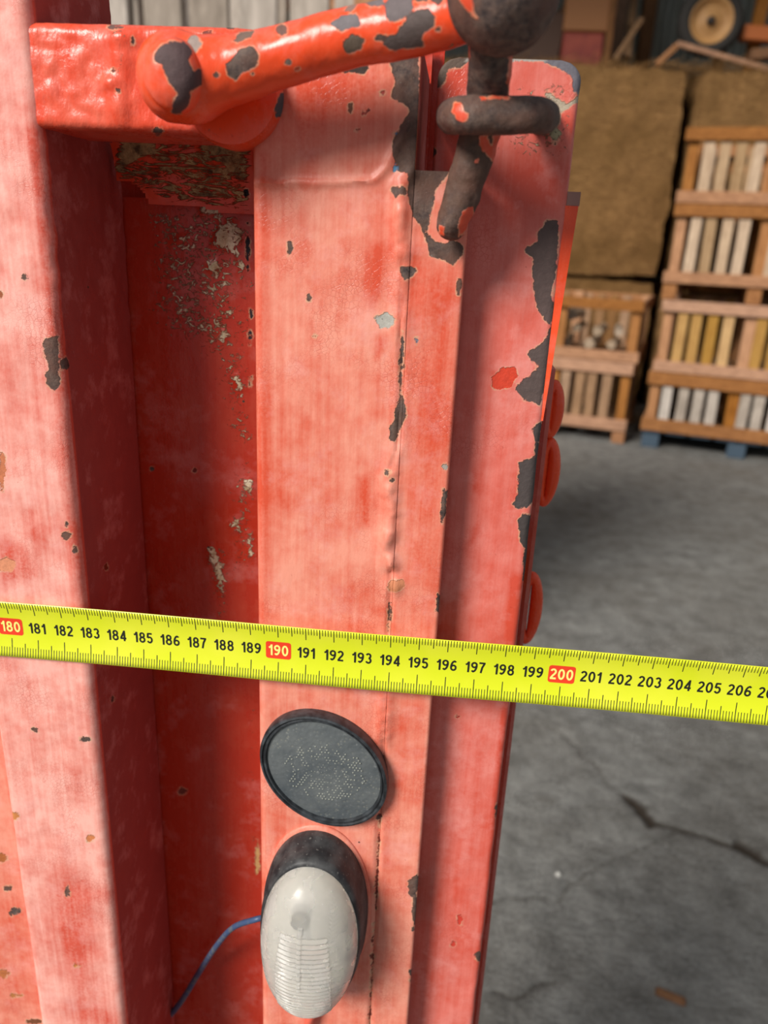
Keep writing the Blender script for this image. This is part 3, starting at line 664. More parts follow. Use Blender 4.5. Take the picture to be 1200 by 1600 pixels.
# --- lever ---
def tube(name, pts, mat, parent, n=40, sub=10, flat=1., cap=True, lump=0., ls=140, **kw):
    """pts: (px,py,Y,r_px); a smooth sweep with round ends"""
    C_ = []; Rr = []
    for px, py, Y, r in pts:
        p = onY(px, py, Y); C_.append(p); Rr.append(r/(F/float(-((p-CAM) @ ROT)[2])))
    C_ = np.array(C_); Rr = np.array(Rr); m = len(C_); T = np.linspace(0, m-1, (m-1)*sub+1)
    def cr(A, t):
        i = min(int(t), m-2); u = t-i; g = lambda k: A[min(max(k, 0), m-1)]
        p0, p1, p2, p3 = g(i-1), g(i), g(i+1), g(i+2); return .5*((2*p1)+(-p0+p2)*u+(2*p0-5*p1+4*p2-p3)*u*u+(-p0+3*p1-3*p2+p3)*u**3)
    P = np.array([cr(C_, t) for t in T]); rr = np.array([cr(Rr, t) for t in T])
    # round end caps
    def capext(P, rr, end):
        if end: P = P[::-1]; rr = rr[::-1]
        d = P[0]-P[1]; d /= np.linalg.norm(d); ks = np.linspace(math.pi/2*.98, 0, 8)[:-1]
        Pn = np.array([P[0]+d*rr[0]*math.sin(k)*.8 for k in ks]); rn = np.array([rr[0]*math.cos(k) for k in ks])
        P = np.concatenate([Pn, P]); rr = np.concatenate([rn, rr])
        return (P[::-1], rr[::-1]) if end else (P, rr)
    if cap: P, rr = capext(P, rr, False); P, rr = capext(P, rr, True)
    Tn = np.gradient(P, axis=0); Tn /= np.linalg.norm(Tn, axis=1, keepdims=True)
    up = np.array([0, -1., 0]); 
    if abs(Tn[0] @ up) > .8: up = np.array([0, 0, 1.])
    V = []
    A1 = up-Tn[0]*(up @ Tn[0])
    for i in range(len(P)):
        A1 = A1-Tn[i]*(A1 @ Tn[i]); A1 /= np.linalg.norm(A1); B1 = np.cross(Tn[i], A1)
        for k in range(n):
            a = 2*math.pi*k/n; V.append(P[i]+rr[i]*(A1*math.cos(a)*flat+B1*math.sin(a)))
    V = np.array(V)
    if lump:
        ax = np.repeat(P, n, 0); d = V-ax; V = V+d/np.maximum(np.linalg.norm(d, axis=1, keepdims=True), 1e-6)*(lump*fbm(V, ls, 4))[:, None]
    L = len(P); f = gridfaces(L, n).tolist()+[[i*n+n-1, (i+1)*n+n-1, (i+1)*n, i*n] for i in range(L-1)]
    f += [list(range(n))[::-1], list(range((L-1)*n, L*n))]
    f = [x[::-1] for x in f]
    o = mk(name, V, f, mat, parent, sharp=75); paint(o, V, **kw); return o
chLev = [([(363, 90), (372, 78), (395, 73), (403, 85), (402, 100), (385, 112), (367, 124), (356, 118), (352, 100)], None), ([(431, 44), (440, 38), (449, 43), (447, 52), (440, 57), (433, 51)], lin(120, 84, 74)), ([(362, 64), (375, 52), (397, 47), (392, 56), (370, 67)], lin(120, 96, 84)),
         ([(517, 36), (540, 23), (556, 20), (563, 40), (544, 46), (535, 51), (527, 43)], lin(118, 110, 112)), ([(535, 65), (551, 52), (569, 61), (565, 78), (544, 84), (536, 76)], lin(100, 84, 70)), ([(537, 18), (545, 8), (560, 5), (556, 15), (543, 20)], lin(140, 110, 100)),
         ([(604, 4), (612, -12), (641, -10), (645, 13), (639, 23), (622, 33), (610, 35), (602, 27)], lin(110, 98, 98)), ([(565, -15), (602, -12), (597, 8), (580, 10), (566, 3)], lin(120, 108, 108)), ([(673, -4), (692, -4), (686, 8), (677, 5)], None), ([(640, -12), (670, -12), (668, 2), (648, 1)], None),
         ([(635, 23), (650, 18), (669, 14), (681, 27), (679, 42), (667, 48), (658, 59), (663, 72), (618, 78), (599, 70), (605, 59), (620, 53), (624, 42), (633, 36)], lin(92, 78, 74)), ([(584, 63), (591, 53), (602, 55), (599, 65)], None), (el_(684, 46, 4), None), (el_(338, 117, 3), None), (el_(451, 97, 4), lin(120, 100, 90)),
         (el_(642, 42, 5), lin(222, 84, 50)), (el_(465, 108, 4), lin(190, 70, 40)), (el_(302, 68, 10, 14), lin(170, 150, 140)), (el_(395, 116, 2), None)]
LEV = tube('latch_lever', [(268, 122, .2225, 64), (300, 122, .2225, 64), (345, 113, .2220, 52), (400, 101, .2215, 45), (460, 84, .2205, 42.5), (520, 66, .2195, 42.5), (580, 54, .218, 42), (640, 42, .216, 43), (700, 29, .212, 41), (745, 18, .208, 38)], M_gloss, TR, n=110, sub=16, lump=.00045, chips=chLev,
           mud=[([(640, 95), (720, 75), (720, 60), (650, 80)], 14, .3)], red=[([(330, 150), (700, 70), (700, 90), (330, 200)], 20, .8)])
chPin = [([(250, 72), (262, 66), (273, 64), (287, 66), (303, 80), (293, 92), (300, 108), (305, 112), (315, 103), (322, 127), (307, 137), (295, 143), (295, 163), (282, 180), (268, 178), (273, 155), (280, 147), (267, 133), (258, 117), (253, 102), (242, 97), (243, 82)], lin(88, 66, 66)), (el_(306, 70, 7, 10), lin(170, 160, 150))]
def dome(name, cx, cy, rx, Y0, hgt, mat, parent, asp=1., n=72, lump=.0003, **kw):
    c = onY(cx, cy, Y0); R0 = rx/(F/float(-((c-CAM) @ ROT)[2])); prof = [(R0*math.sin(t)**.62, Y0-hgt*math.cos(t)**.9) for t in np.linspace(0.001, math.pi/2, 26)]+[(R0*1.0, Y0+.003), (R0*.9, Y0+.005)]
    V, Fc = lathe(prof, n); V[:, 2] *= asp; V = V+np.array([c[0], 0, c[2]]); V = V+(lump*fbm(V, 160, 3))[:, None]
    o = mk(name, V, Fc, mat, parent); paint(o, V, **kw); return o
dome('pivot_pin', 273, 119, 47, .2150, .0065, M_gloss, LEV, asp=1.13, chips=chPin)
# hook rod, ball knob
inv = [[(716, 60), (735, 60), (733, 95), (722, 100)], [(795, 60), (812, 60), (806, 150), (793, 150), (792, 120)], [(750, 212), (762, 210), (765, 224), (785, 228), (778, 250), (762, 245), (748, 225)], [(742, 248), (750, 246), (748, 256), (741, 255)], [(722, 330), (740, 322), (742, 345), (728, 362), (716, 372), (716, 352)], [(687, 352), (694, 355), (694, 370), (684, 368)], [(770, 210), (790, 210), (770, 255), (764, 245)]]
tube('hook_rod', [(764, 30, .208, 34), (766, 70, .211, 34), (765, 110, .216, 34), (762, 150, .222, 33), (757, 185, .227, 32), (747, 220, .230, 30.5), (735, 262, .2315, 29.5), (722, 305, .2325, 28), (709, 342, .2325, 24.5), (704, 356, .2335, 22.5)], M_iron, LEV, n=64, sub=14, lump=.0006, invert=inv, ls=260)
kc = onY(788, -12, .203); k = 88/(F/float(-((kc-CAM) @ ROT)[2])); u, v = np.meshgrid(np.linspace(0, 2*math.pi, 97)[:-1], np.linspace(.01, math.pi-.01, 60), indexing='ij')
V = np.stack([np.cos(u)*np.sin(v), np.sin(u)*np.sin(v), np.cos(v)], -1).reshape(-1, 3)*k+kc; V += (V-kc)/k*(.0006*fbm(V, 120, 4))[:, None]
o = mk('ball_knob', V, gridfaces(96, 60, cu=True)[:, ::-1], M_iron, LEV); paint(o, V, invert=[[(716, -20), (735, -20), (742, 20), (750, 34), (742, 34), (728, 15), (716, 0)]])

# --- reflector ---
def oval_pts(n, f): return [f(2*math.pi*i/n) for i in range(n)]
ref = [(410, 1160), (412, 1150), (425, 1128), (445, 1114), (475, 1107), (505, 1109), (540, 1122), (570, 1143), (592, 1170), (605, 1200), (607, 1225), (602, 1250), (588, 1270), (565, 1283), (535, 1287), (505, 1284), (475, 1270), (445, 1246), (422, 1215), (411, 1185)]
def smooth_loop(P, n):
    P = np.array(P, float); m = len(P); out = []
    for i in range(n):
        t = i*m/n; k = int(t); u = t-k; p0, p1, p2, p3 = (P[(k+d) % m] for d in (-1, 0, 1, 2))
        out.append(.5*((2*p1)+(-p0+p2)*u+(2*p0-5*p1+4*p2-p3)*u*u+(-p0+3*p1-3*p2+p3)*u**3))
    return np.array(out)
def fitell(P, n):      # best ellipse through the outline, in the wall plane
    P = np.array([onY(x, y-(y-1107)*.05, YF)[[0, 2]] for x, y in P]); x, z = P[:, 0], P[:, 1]; cx, cz = x.mean(), z.mean(); X = (x-cx)*100; Z = (z-cz)*100
    A = np.stack([X*X, X*Z, Z*Z, X, Z], 1); p = np.linalg.lstsq(A, np.ones(len(X)), rcond=None)[0]
    Q = np.array([[p[0], p[1]/2], [p[1]/2, p[2]]]); c = -.5*np.linalg.solve(Q, p[3:]); s = 1+c @ Q @ c; w_, U = np.linalg.eigh(Q/s); r = 1/np.sqrt(w_)
    t = np.arange(n)*2*math.pi/n; E_ = (U @ (np.stack([np.cos(t)*r[0], np.sin(t)*r[1]])))+c[:, None]
    th = np.arctan2(E_[1]-c[1], E_[0]-c[0])
    if ((th[1]-th[0]+math.pi) % (2*math.pi)-math.pi) < 0: E_ = E_[:, ::-1]
    return np.stack([E_[0]/100+cx, E_[1]/100+cz], 1), np.array([cx+c[0]/100, cz+c[1]/100])
E0, c0 = fitell(ref, 96)
def rings(E0, c0, specs):
    V = []
    for s, Y, *o in specs:
        ox, oz = o if o else (0, 0)
        V += [(c0[0]+(e[0]-c0[0])*s+ox, Y, c0[1]+(e[1]-c0[1])*s+oz) for e in E0]
    n = len(E0); m = len(specs); V = np.array(V)
    f = [[j*n+i, j*n+(i+1) % n, (j+1)*n+(i+1) % n, (j+1)*n+i] for j in range(m-1) for i in range(n)]
    f.append([(m-1)*n+i for i in range(n)]); return V, f
def fixn(o):
    import bmesh
    bm = bmesh.new(); bm.from_mesh(o.data); bmesh.ops.recalc_face_normals(bm, faces=bm.faces); bm.to_mesh(o.data); bm.free()
b = NB('black_plastic_rim', .42); b.col(b.mix(b.rmp(b.noise(300, 5), .4, .7), lin(34, 36, 39), lin(66, 70, 74))); M_rim = b.m
b = NB('dusty_reflector_face', .35, 0, .6); hx = b.vor(620); c = b.mix(b.rmp(b.noise(70, 4), .35, .65), lin(74, 80, 84), lin(100, 104, 104))
c = b.mix(b.math('MULTIPLY', b.rmp(hx, .12, .3, 1, 0), b.rmp(b.noise(55, 3), .45, .62, 0, .35)), c, lin(150, 148, 132)); c = b.mix(b.rmp(b.noise(700, 4), .6, .75, 0, .4), c, lin(150, 152, 150)); b.col(c); b.bump(hx, .0003, .4); M_ref = b.m
yo = YF-.0008
V, f = rings(E0, c0, [(.97, yo+.0045), (1., yo-.001), (1., yo-.003), (.985, yo-.0042), (.955, yo-.0045), (.94, yo-.0038), (.925, yo-.0038), (.915, yo-.0042), (.90, yo-.0042), (.885, yo-.0034), (.88, yo-.002)]); RF = mk('reflector', V, f, M_rim, TR, sharp=40); fixn(RF)
RF['label'] = 'round dark grey reflector'
V, f = rings(E0, c0, [(.895, yo-.0022), (.88, yo-.0031), (.6, yo-.0036), (.3, yo-.0038), (.1, yo-.0039)]); o = mk('reflector_face', V, f, M_ref, RF, sharp=60); fixn(o)
gem = []; gf = []
for i in range(-14, 15):
    for j in range(-14, 15):
        ux = i*.00125+(j % 2)*.0006; uz = j*.0011
        if (ux/.0155)**2+(uz/.0125)**2 > 1 or R_.random() < .58: continue
        x, z = c0[0]+ux*1.0+.0005, c0[1]+uz+.0; r = .00036; k = len(gem); yy = yo-.00405
        gem += [(x+r*math.cos(a*math.pi/3), yy+.0003, z+r*math.sin(a*math.pi/3)) for a in range(6)]+[(x, yy-.00002, z)]
        gf += [(k+a, k+(a+1) % 6, k+6) for a in range(6)]
o = mk('prism_pattern', gem, gf, simple('pale_prism_dots', lin(140, 142, 132), .3), RF, smooth=False); o['kind'] = 'stuff'; fixn(o)

# --- marker lamp ---
cl = onY(495, 1416, YF); ax, az_ = .0212, .0395
def superell(n, p=2.15): 
    out = []
    for i in range(n):
        a = 2*math.pi*i/n; cx_, sz = math.cos(a), math.sin(a); out.append((cl[0]+ax*math.copysign(abs(cx_)**(2/p), cx_), cl[2]+az_*math.copysign(abs(sz)**(2/p), sz)))
    return np.array(out)
SE = superell(120); cc = np.array([cl[0], cl[2]])
b = NB('dusty_black_rubber', .55); c = b.mix(b.rmp(b.noise(160, 5), .4, .7), lin(34, 34, 36), lin(74, 74, 74)); c = b.mix(b.rmp(b.noise(900, 3), .64, .75, 0, .5), c, lin(140, 138, 132)); b.col(c); b.bump(b.noise(500, 3), .0003, .5); M_rub = b.m
HB = .0155
V, f = rings(SE, cc, [(.98, YF+.003), (1.0, YF-.001), (1.0, YF-.0045), (.975, YF-.0065), (.965, YF-.009), (.955, YF-.0125), (.935, YF-HB+.0008), (.91, YF-HB), (.885, YF-HB), (.87, YF-HB+.002), (.85, YF-HB+.008)]); LH = mk('marker_lamp', V, f, M_rub, TR, sharp=45); fixn(LH); LH['label'] = 'oval black rubber marker lamp with clear ribbed lens'
b = NB('lamp_backing', .4, .0); b.col(lin(238, 234, 224)); M_bk = b.m
V, f = rings(SE, cc, [(.84, YF-HB+.001), (.6, YF-HB+.003), (.2, YF-HB+.003)]); o = mk('backing_plate', V, f, M_bk, LH); fixn(o)
b = NB('scuffed_clear_plastic', .2, 0, .6); b.b.inputs['Transmission Weight'].default_value = .62; b.b.inputs['IOR'].default_value = 1.3
sc = b.rmp(b.noise(110, 2, .5), .45, .75); b.rou(b.rmp(sc, 0, 1, .16, .6)); b.col(b.mix(sc, lin(246, 243, 236), lin(232, 228, 222))); b.b.inputs['Transmission Weight'].default_value = .8; b.put(b.b.inputs['Transmission Weight'], b.rmp(sc, 0, 1, .72, .6))
M_lens = b.m
# lens dome with moulded ribs
nr, na = 150, 220; V = []
D = .0175
rads = [(.90, 0.0)]+[(.895*math.cos(t), math.sin(t)) for t in np.linspace(0.02, math.pi/2*.985, nr)]
E_ = superell(na, 2.1); base = YF-HB+.0008
A = np.array([[((e[0]-cc[0])*s, base-D*(h**.85 if h > 0 else 0), (e[1]-cc[1])*s) for e in E_] for s, h in rads])
Vx = A.reshape(-1, 3); xx = Vx[:, 0]/ax; zz_ = Vx[:, 2]/az_; hh = (base-Vx[:, 1])/D
phase = Vx[:, 2]/.00205
cen = (np.abs(xx) < .50-.22*np.clip(zz_, 0, 1)) & (zz_ < .42) & (zz_ > -.86); ribc = np.where(cen, np.clip(1.6*np.sin(phase*2*math.pi)+.2, -1, 1), 0)
lowside = (~cen) & (zz_ < .12); ribs = np.where(lowside, .5*np.sin((phase+np.abs(xx)*.9)*2*math.pi*1.1), 0)
upside = (~cen) & (xx > .45) & (zz_ > .25); ribs += np.where(upside, .4*np.sin((phase*1.4-xx*3)*2*math.pi), 0)
amp = .00065*ribc+.00040*ribs
rdg = np.where((np.abs(xx+.05-.0*zz_) < .035) & (zz_ < .5) & (zz_ > -.2), .0004, 0)
bulge = .0007*np.exp(-((xx+.08)/.28)**2-((zz_-.72)/.16)**2)-.0009*np.exp(-((xx+.06)/.16)**2-((zz_-.55)/.10)**2)
Vx = Vx+np.stack([0*amp, -(amp+rdg+bulge)*np.clip(hh*3, 0, 1), 0*amp], 1)
Vo = Vx+np.array([cc[0], 0, cc[1]])
n = na; mrow = len(rads); f = [[j*n+i, j*n+(i+1) % n, (j+1)*n+(i+1) % n, (j+1)*n+i] for j in range(mrow-1) for i in range(n)]+[[(mrow-1)*n+i for i in range(n)]]
# inner skin
inn = [(s*.90, h) for s, h in rads[::6]]; Vi = np.array([(cc[0]+(e[0]-cc[0])*s, base-(D-.0034)*(h**.85 if h > 0 else 0), cc[1]+(e[1]-cc[1])*s) for s, h in inn for e in E_]); o1 = len(Vo)
f += [[o1+j*n+i, o1+(j+1)*n+i, o1+(j+1)*n+(i+1) % n, o1+j*n+(i+1) % n] for j in range(len(inn)-1) for i in range(n)]+[[o1+(len(inn)-1)*n+i for i in range(n)][::-1]]
f += [[i, o1+i, o1+(i+1) % n, (i+1) % n] for i in range(n)]
o = mk('lens', np.concatenate([Vo, Vi]), f, M_lens, LH); fixn(o)
# bulb holder and bulb
V, Fc = lathe([(0, 0), (.0035, 0), (.0035, .006), (0, .006)], 20); V = V+np.array([cc[0]-.0015, base-.0128, cc[1]+.0205]); mk('bulb_holder', V, Fc, simple('brass', lin(92, 84, 50), .45, .4), LH)
u, v = np.meshgrid(np.linspace(0, 2*math.pi, 17)[:-1], np.linspace(.05, math.pi-.05, 12), indexing='ij'); V = np.stack([np.cos(u)*np.sin(v)*.003, np.sin(u)*np.sin(v)*.003, np.cos(v)*.009], -1).reshape(-1, 3)+np.array([cc[0]-.001, base-.006, cc[1]+.006])
mk('bulb', V, gridfaces(16, 12, cu=True), simple('grey_bulb', lin(120, 124, 126), .15, .3), LH)
# wires
b = NB('blue_wire', .45); b.col(b.mix(b.rmp(b.noise(1, 3, vec=b.map((300, 300, 300))), .5, .62), lin(62, 82, 116), lin(96, 104, 110))); M_wire = b.m
def wire(name, pts, mat, parent=TR): return tube(name, pts, mat, parent, n=12, sub=10)
wire('blue_wire', [(420, 1432, YF+.002, 4.5), (398, 1437, YF-.001, 4.5), (365, 1449, YF+.008, 4.5), (340, 1476, YF+.020, 4.5), (312, 1518, YB-.012, 4.6), (285, 1562, YB-.008, 4.6), (262, 1590, YB-.004, 4.6), (235, 1615, YB-.002, 4.6)], M_wire)
wire('red_wire', [(497, 1560, YF-.002, 7), (488, 1582, YF-.004, 7), (482, 1600, YF-.004, 7), (478, 1640, YF-.003, 7), (475, 1700, YF-.002, 7)], simple('red_wire_sheath', lin(216, 96, 76), .45))
# rubbed red ring of bare paint round the lamp is wear: sealant bead
V, f = rings(SE, cc+np.array([0, 0]), [(1.02, YF+.001), (1.055, YF-.0001), (1.04, YF-.0009), (1.0, YF-.0011)]); o = mk('sealant_bead', V, f[:-1], M_salmon, LH); paint(o, V); 

# ------------------------------------------------------------------ GATE (right plate)
YP = .254
GT = thing('side_gate', 'pinkish red steel side gate plate with rusty staple, chipped along its right edge', 'gate', (.03, .28, 0))
gx0 = onY(681, 170, YP)[0]; gx1 = onY(820, 900, YP)[0]; gxt = onY(917, 140, YP)[0]
gx1 = max(gx1, .0)
print('plate x', gx0, gx1, gxt, onY(745, 1600, YP)[0], onY(805, 1080, YP)[0])
chG = [([(853, 343), (872, 345), (873, 370), (870, 420), (862, 450), (864, 470), (864, 500), (857, 507), (840, 483), (833, 453), (832, 420), (833, 403), (820, 393), (822, 387), (840, 380), (840, 363), (850, 353)], lin(92, 74, 70)), ([(870, 443), (874, 444), (870, 500), (864, 510), (864, 480)], None),
       ([(857, 513), (867, 506), (869, 540), (864, 603), (848, 617), (843, 632), (823, 627), (805, 608), (810, 600), (840, 578), (842, 572), (827, 562), (825, 552), (840, 543), (853, 530)], lin(90, 74, 70)),
       ([(803, 573), (785, 575), (768, 590), (770, 608), (785, 607), (800, 603), (808, 585)], lin(214, 64, 36)), ([(848, 655), (844, 690), (842, 715), (837, 767), (833, 786), (822, 793), (807, 795), (802, 788), (810, 767), (810, 745), (812, 723), (837, 713), (837, 687), (830, 670)], lin(76, 66, 64)),
       ([(817, 803), (833, 806), (829, 850), (823, 887), (818, 905), (816, 897), (820, 857), (812, 847), (810, 813)], lin(70, 62, 60)), (el_(777, 1266, 4, 9), None), (el_(765, 1394, 3, 7), None), (el_(748, 1495, 5, 8), None),
       ([(852, 88), (900, 84), (925, 95), (925, 140), (910, 150), (897, 142), (893, 122), (876, 108), (855, 100)], lin(112, 108, 116)), ([(670, 118), (690, 90), (735, 88), (728, 102), (702, 108), (693, 130), (680, 140)], lin(100, 82, 70)), (el_(676, 238, 6, 8), None),
       ([(855, 140), (866, 152), (884, 162), (906, 150), (908, 158), (888, 170), (876, 172), (875, 195), (868, 200), (866, 168), (852, 148)], lin(176, 160, 138)), (el_(868, 210, 9, 9), lin(170, 156, 122)), (el_(866, 224, 3), None), (el_(740, 1085, 2), None), (el_(715, 1120, 3, 2), lin(190, 60, 50)), (el_(718, 1437, 4, 8), lin(208, 60, 44)), (el_(708, 1475, 4), lin(208, 60, 44))]
rim = [(916, 110), (919, 140), (914, 180), (908, 230), (900, 290), (890, 360), (882, 420), (875, 470)]
chG.append(([(x-2.5, y) for x, y in rim]+[(x+8, y) for x, y in rim[::-1]], lin(190, 182, 174)))
chG.append(([(700, 93), (760, 89), (820, 90), (900, 86), (902, 92), (820, 96), (760, 96), (702, 99)], lin(176, 168, 160)))
rdG = [([(690, 110), (720, 110), (720, 340), (690, 330)], 20, .7), ([(735, 270), (800, 250), (880, 270), (860, 330), (760, 340)], 50, .5), ([(800, 900), (830, 900), (800, 1200), (770, 1500), (745, 1600), (735, 1600), (770, 1300)], 14, .9), ([(700, 420), (720, 420), (680, 1000), (650, 1600), (640, 1600), (670, 1000)], 24, .5), ([(740, 735), (748, 740), (746, 770), (740, 765)], 16, .8), ([(740, 830), (746, 820), (738, 850), (733, 850)], 12, .8)]
mdG = [([(800, 120), (900, 120), (900, 240), (800, 250), (790, 220)], 40, .42), ([(700, 215), (870, 215), (870, 245), (760, 245)], 16, .42)]
top = zt(800, 92, YP); rc_ = .0035
def relGp(V):
    q = proj(V); d = np.linalg.norm((q-np.array([862, 210]))/np.array([38, 34]), axis=1)
    fr = V[:, 1] < YP+.001
    bulge = .0022*np.exp(-d**2)+.0015*np.exp(-(np.linalg.norm((q-np.array([700, 190]))/np.array([26, 30]), axis=1))**2)
    V[:, 1] -= fr*(bulge+.0003*fbm(V, 60, 3))
    # rounded top corners, slightly narrower foot of the flange
    zc = top-rc_*1.6; up = np.clip((V[:, 2]-zc)/(rc_*1.6), 0, 1); s = 1-np.sqrt(np.maximum(0, 1-up**2)); mid = (gx0+gx1)/2
    V[:, 0] += np.where(V[:, 0] > mid, -1, 1)*s*rc_*1.6*np.clip(np.abs(V[:, 0]-mid)/((gx1-gx0)/2)*1.4-.4, 0, 1)
    V[:, 0] += (V[:, 0] > mid+.01)*.00035*fbm(V, 90, 3)
    return V
column('latch_plate', [(gx0, YP), (gx1, YP), (gx1, YP+.006), (gx0, YP+.006)], [.001, .0022, .001, .001], [.0009, .003, .004, .004], top, ZV-.02, GT, M_plate, fine=.0009, chips=chG, red=rdG, mud=mdG, relief=relGp)
# staple
ys = .2165
inv = [[(707, 158), (720, 160), (724, 172), (733, 178), (732, 190), (722, 192), (712, 186), (706, 175)], [(748, 150), (800, 150), (800, 156), (752, 157)]]
tube('staple', [(706, 182, YP+.002, 23), (706, 182, YP-.018, 24), (707, 181, ys+.012, 25), (712, 181, ys+.004, 26), (728, 180, ys, 27.5), (760, 180, ys-.0004, 27.5), (795, 180, ys, 27.5), (826, 180, ys, 27), (843, 181, ys+.004, 26), (849, 182, ys+.012, 25), (850, 183, YP-.018, 24), (850, 184, YP+.002, 23)], M_iron, GT, n=56, sub=10, lump=.0005, invert=inv, ls=220)
# edge channel behind the plate, hinge loops
ex = onY(904, 330, .281)[0]; ez = zt(905, 322, .285)
ez2 = zt(870, 640, .281)
exf = onY(903, 330, YP+.0008)[0]
V, Fc = box_arr(gx1-.0006, exf, YP+.0008, .279, zt(870, 660, YP), zt(905, 322, YP)); V[(V[:, 0] > gx1+.0005) & (V[:, 2] < zt(870, 650, YP)), 0] = gx1+.0002; mk('edge_channel', V, Fc, M_gloss, GT, smooth=False)
V, Fc = box_arr(gx1-.012, ex-.0028, .281, .293, 0, ez2); mk('lower_edge_channel', V, Fc, M_recess, GT, smooth=False)
V, Fc = box_arr(gx1-.0006, exf+.0003, YP+.0012, .278, zt(905, 322, YP)+.00005, zt(905, 322, YP)+.004); mk('channel_cap', V, Fc, simple('dusty_grey_cap', lin(150, 110, 100), .7), GT, smooth=False)
for px, py, w_, h_, Y in ((862, 640, 8, 36, .32), (854, 738, 10, 46, .32), (826, 950, 11, 52, .32)):
    c = onY(px, py, Y); s = .01/ (12.)  ; k = float(-((c-CAM) @ ROT)[2])/F
    V = []; n1, n2 = 28, 10
    for i in range(n1):
        a = 2*math.pi*i/n1
        for j in range(n2):
            bb = 2*math.pi*j/n2; r = .0030; V.append((c[0]+(w_*k+r*math.cos(bb))*math.cos(a), c[1]+r*math.sin(bb), c[2]+(h_*k+r*math.cos(bb))*math.sin(a)))
    f = [[i*n2+j, ((i+1) % n1)*n2+j, ((i+1) % n1)*n2+(j+1) % n2, i*n2+(j+1) % n2] for i in range(n1) for j in range(n2)]
    o = mk('hinge_loop', V, f, M_gloss, GT); fixn(o)
V, Fc = box_arr(gx1-.02, onY(828, 800, .33)[0], .30, .34, 0, zt(860, 560, .33)); mk('hinge_stile', V, Fc, M_plate, GT, smooth=False)

# ------------------------------------------------------------------ TAPE MEASURE
YT = .2365
T0 = onY(17, 981, YT); T1 = onY(1155, 1081, YT)       # the 180 and the 206 cm marks
du = (T1-T0)/26.; un = du/np.linalg.norm(du); vn_ = np.array([-un[2], 0, un[0]]);
if vn_[2] < 0: vn_ = -vn_
WT = .0222
TAPE = thing('tape_measure', 'yellow steel tape measure stretched across the red posts, showing 180 to 206', 'tape measure', tuple(T0+np.array([0, 0, -.012])))
def tp(s, v, off=0.):      # s in cm, v in m across, follows the shallow cup of the blade
    y = .0016*(1-(v/(WT/2))**2)+.0004*math.sin(s*.35)
    return T0+du*(s-180)+vn_*v+np.array([0, y-.0016-off, 0])
ss = np.arange(176, 212.01, .5); vs = np.linspace(-WT/2, WT/2, 13)
V = [tp(s, v) for s in ss for v in vs]+[tp(s, v, -.00025) for s in ss for v in vs]; n = len(ss)*13
f1 = gridfaces(len(ss), 13); f = np.concatenate([f1, f1[:, ::-1]+n]).tolist(); L = len(ss)
f += [[i*13, i*13+n, (i+1)*13+n, (i+1)*13] for i in range(L-1)]+[[i*13+12, (i+1)*13+12, (i+1)*13+12+n, i*13+12+n] for i in range(L-1)]
b = NB('yellow_tape_lacquer', .34, 0, .5); b.col(b.mix(b.rmp(b.noise(40, 3), .4, .7), lin(214, 222, 34), lin(224, 226, 56))); M_yel = b.m
bl = mk('blade', V, f, M_yel, TAPE); fixn(bl)
M_ink = simple('black_ink', lin(22, 22, 18), .6); M_redp = simple('red_print', lin(232, 62, 34), .4); M_lt = simple('pale_yellow_print', lin(250, 236, 130), .45)
V = []; f = []
def mark(s, v0, v1, wd=.010):
    k = len(V)
    for t in np.linspace(v0, v1, 4): V.extend([tp(s-wd, t, .00004), tp(s+wd, t, .00004)])
    for i in range(3): f.append([k+2*i, k+2*i+1, k+2*i+3, k+2*i+2])
for k in range(0, 351):
    s = 176.5+k*.1; r = round(s*10) % 10
    lt = .0052 if r == 0 else (.0042 if r == 5 else .0029); lb = .0070 if r == 0 else (.0052 if r == 5 else .0036)
    wd = .0150 if r in (0, 5) else .0125
    mark(s, WT/2-.0002, WT/2-lt, wd); mark(s, -WT/2+lb, -WT/2+.0002, wd)
o = mk('millimetre_marks', V, f, M_ink, TAPE, smooth=False); o['kind'] = 'stuff'; fixn(o)
def arc(cx, cy, rx, ry, a0, a1, n=12): return [(cx+rx*math.cos(math.radians(a0+(a1-a0)*k/n)), cy+ry*math.sin(math.radians(a0+(a1-a0)*k/n))) for k in range(n+1)]
GL = {'0': [arc(.29, .5, .205, .415, 0, 360, 28)],
      '1': [[(.06, .70), (.20, .76), (.30, .93)], [(.31, 1.0), (.31, 0)]],
      '2': [arc(.28, .70, .19, .215, 165, -20, 12)+[(.40, .52), (.20, .28), (.09, .085)], [(.03, .085), (.53, .085)]],
      '3': [arc(.27, .715, .175, .20, 160, -78, 12), arc(.27, .29, .20, .215, 86, -160, 14)],
      '4': [[(.40, 0), (.40, 1.0)], [(.40, .93), (.07, .27)], [(.02, .26), (.56, .26)]],
      '5': [[(.50, .915), (.13, .915)], [(.15, .96), (.10, .50)], arc(.28, .33, .20, .25, 140, -155, 15)],
      '6': [arc(.29, .30, .20, .215, 0, 360, 22), arc(.40, .33, .31, .58, 180, 98, 9)+arc(.31, .73, .17, .185, 80, 22, 4)],
      '7': [[(.03, .915), (.55, .915)], [(.48, .90), (.30, .50), (.21, 0)]],
      '8': [arc(.29, .715, .175, .20, 0, 360, 20), arc(.29, .29, .205, .215, 0, 360, 20)],
      '9': [arc(.29, .70, .20, .215, 0, 360, 22), arc(.18, .67, .31, .58, 0, -82, 9)+arc(.27, .27, .17, .185, -100, -158, 4)]}
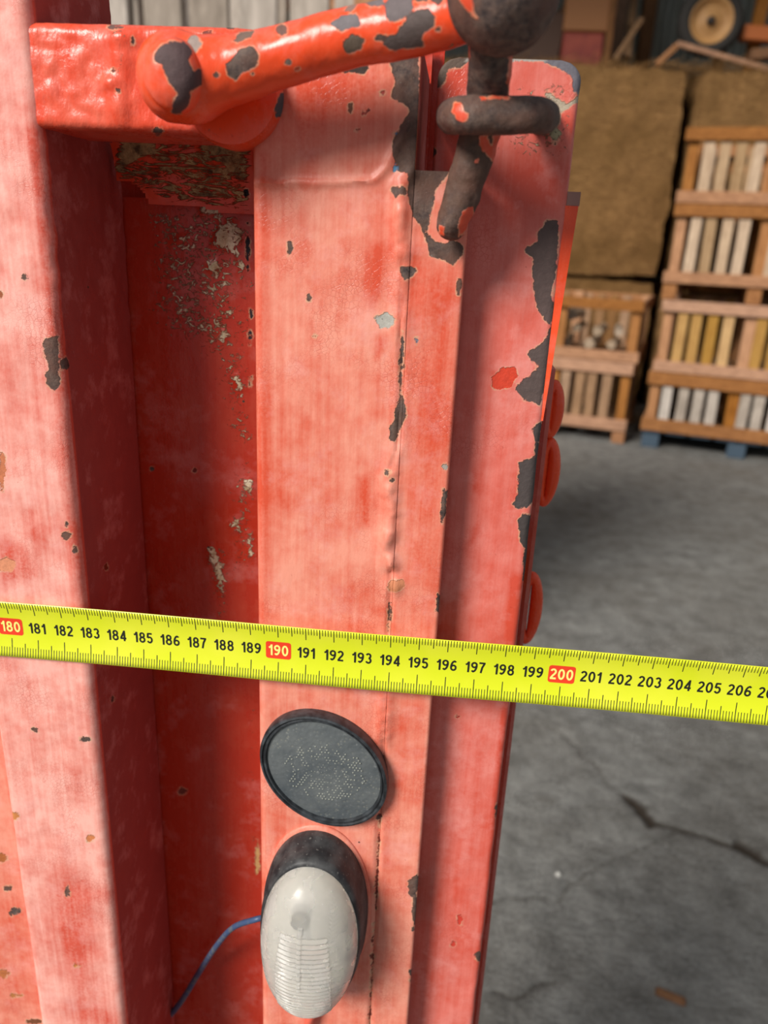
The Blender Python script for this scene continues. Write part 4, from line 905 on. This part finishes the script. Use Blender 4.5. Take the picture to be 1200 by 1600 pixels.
def glyph(ch, w_=.165):
    V = []; F_ = []
    for st in GL[ch]:
        P = np.array(st, float); T = np.gradient(P, axis=0); T /= np.maximum(np.linalg.norm(T, axis=1, keepdims=True), 1e-9); N = np.stack([-T[:, 1], T[:, 0]], 1)*w_/2; k = len(V)
        for p, n_ in zip(P, N): V += [tuple(p+n_), tuple(p-n_)]
        F_ += [[k+2*i, k+2*i+1, k+2*i+3, k+2*i+2] for i in range(len(P)-1)]
    return np.array(V), F_
DIG = {d: glyph(d) for d in '0123456789'}
H0 = 1.0
for s in range(177, 211):
    redl = s % 10 == 0
    V = []; F_ = []; txt = str(s); ws = [(DIG[c][0][:, 0].max()-DIG[c][0][:, 0].min()) for c in txt]; gap = .12*H0
    tot = sum(ws)+gap*2; x = -tot/2; hgt = .0043; kx = hgt/H0*.96
    for c, wd in zip(txt, ws):
        A, B = DIG[c]; cx = (A[:, 0].max()+A[:, 0].min())/2; cy = (A[:, 1].max()+A[:, 1].min())/2; k = len(V)
        for a in A: V.append(tp(s+(x+wd/2+(a[0]-cx))*kx*100-(.0 if redl else .0), (a[1]-cy)*hgt/H0+.0006, .00012 if redl else .00006))
        F_ += [[k+i for i in p] for p in B]; x += wd+gap
    o = mk('numeral', V, F_, M_lt if redl else M_ink, bl, smooth=False); o['label'] = 'printed number %d' % s
    if redl:
        hw, hh_, r = .0046, .0034, .0010; rows = np.concatenate([-hh_+r*(1-np.cos(np.linspace(0, math.pi/2, 5))), np.linspace(-hh_+r, hh_-r, 6)[1:-1], hh_-r*(1-np.cos(np.linspace(math.pi/2, 0, 5)))]); V = []
        for v_ in rows:
            e = max(0, abs(v_)-(hh_-r)); x_ = hw-r+math.sqrt(max(0, r*r-e*e)); V += [tp(s-x_*100, v_+.0006, .00005), tp(s+x_*100, v_+.0006, .00005)]
        o = mk('red_number_panel', V, [[2*i, 2*i+1, 2*i+3, 2*i+2] for i in range(len(rows)-1)], M_redp, bl, smooth=False); fixn(o)
print('cm length', np.linalg.norm(du)*100)
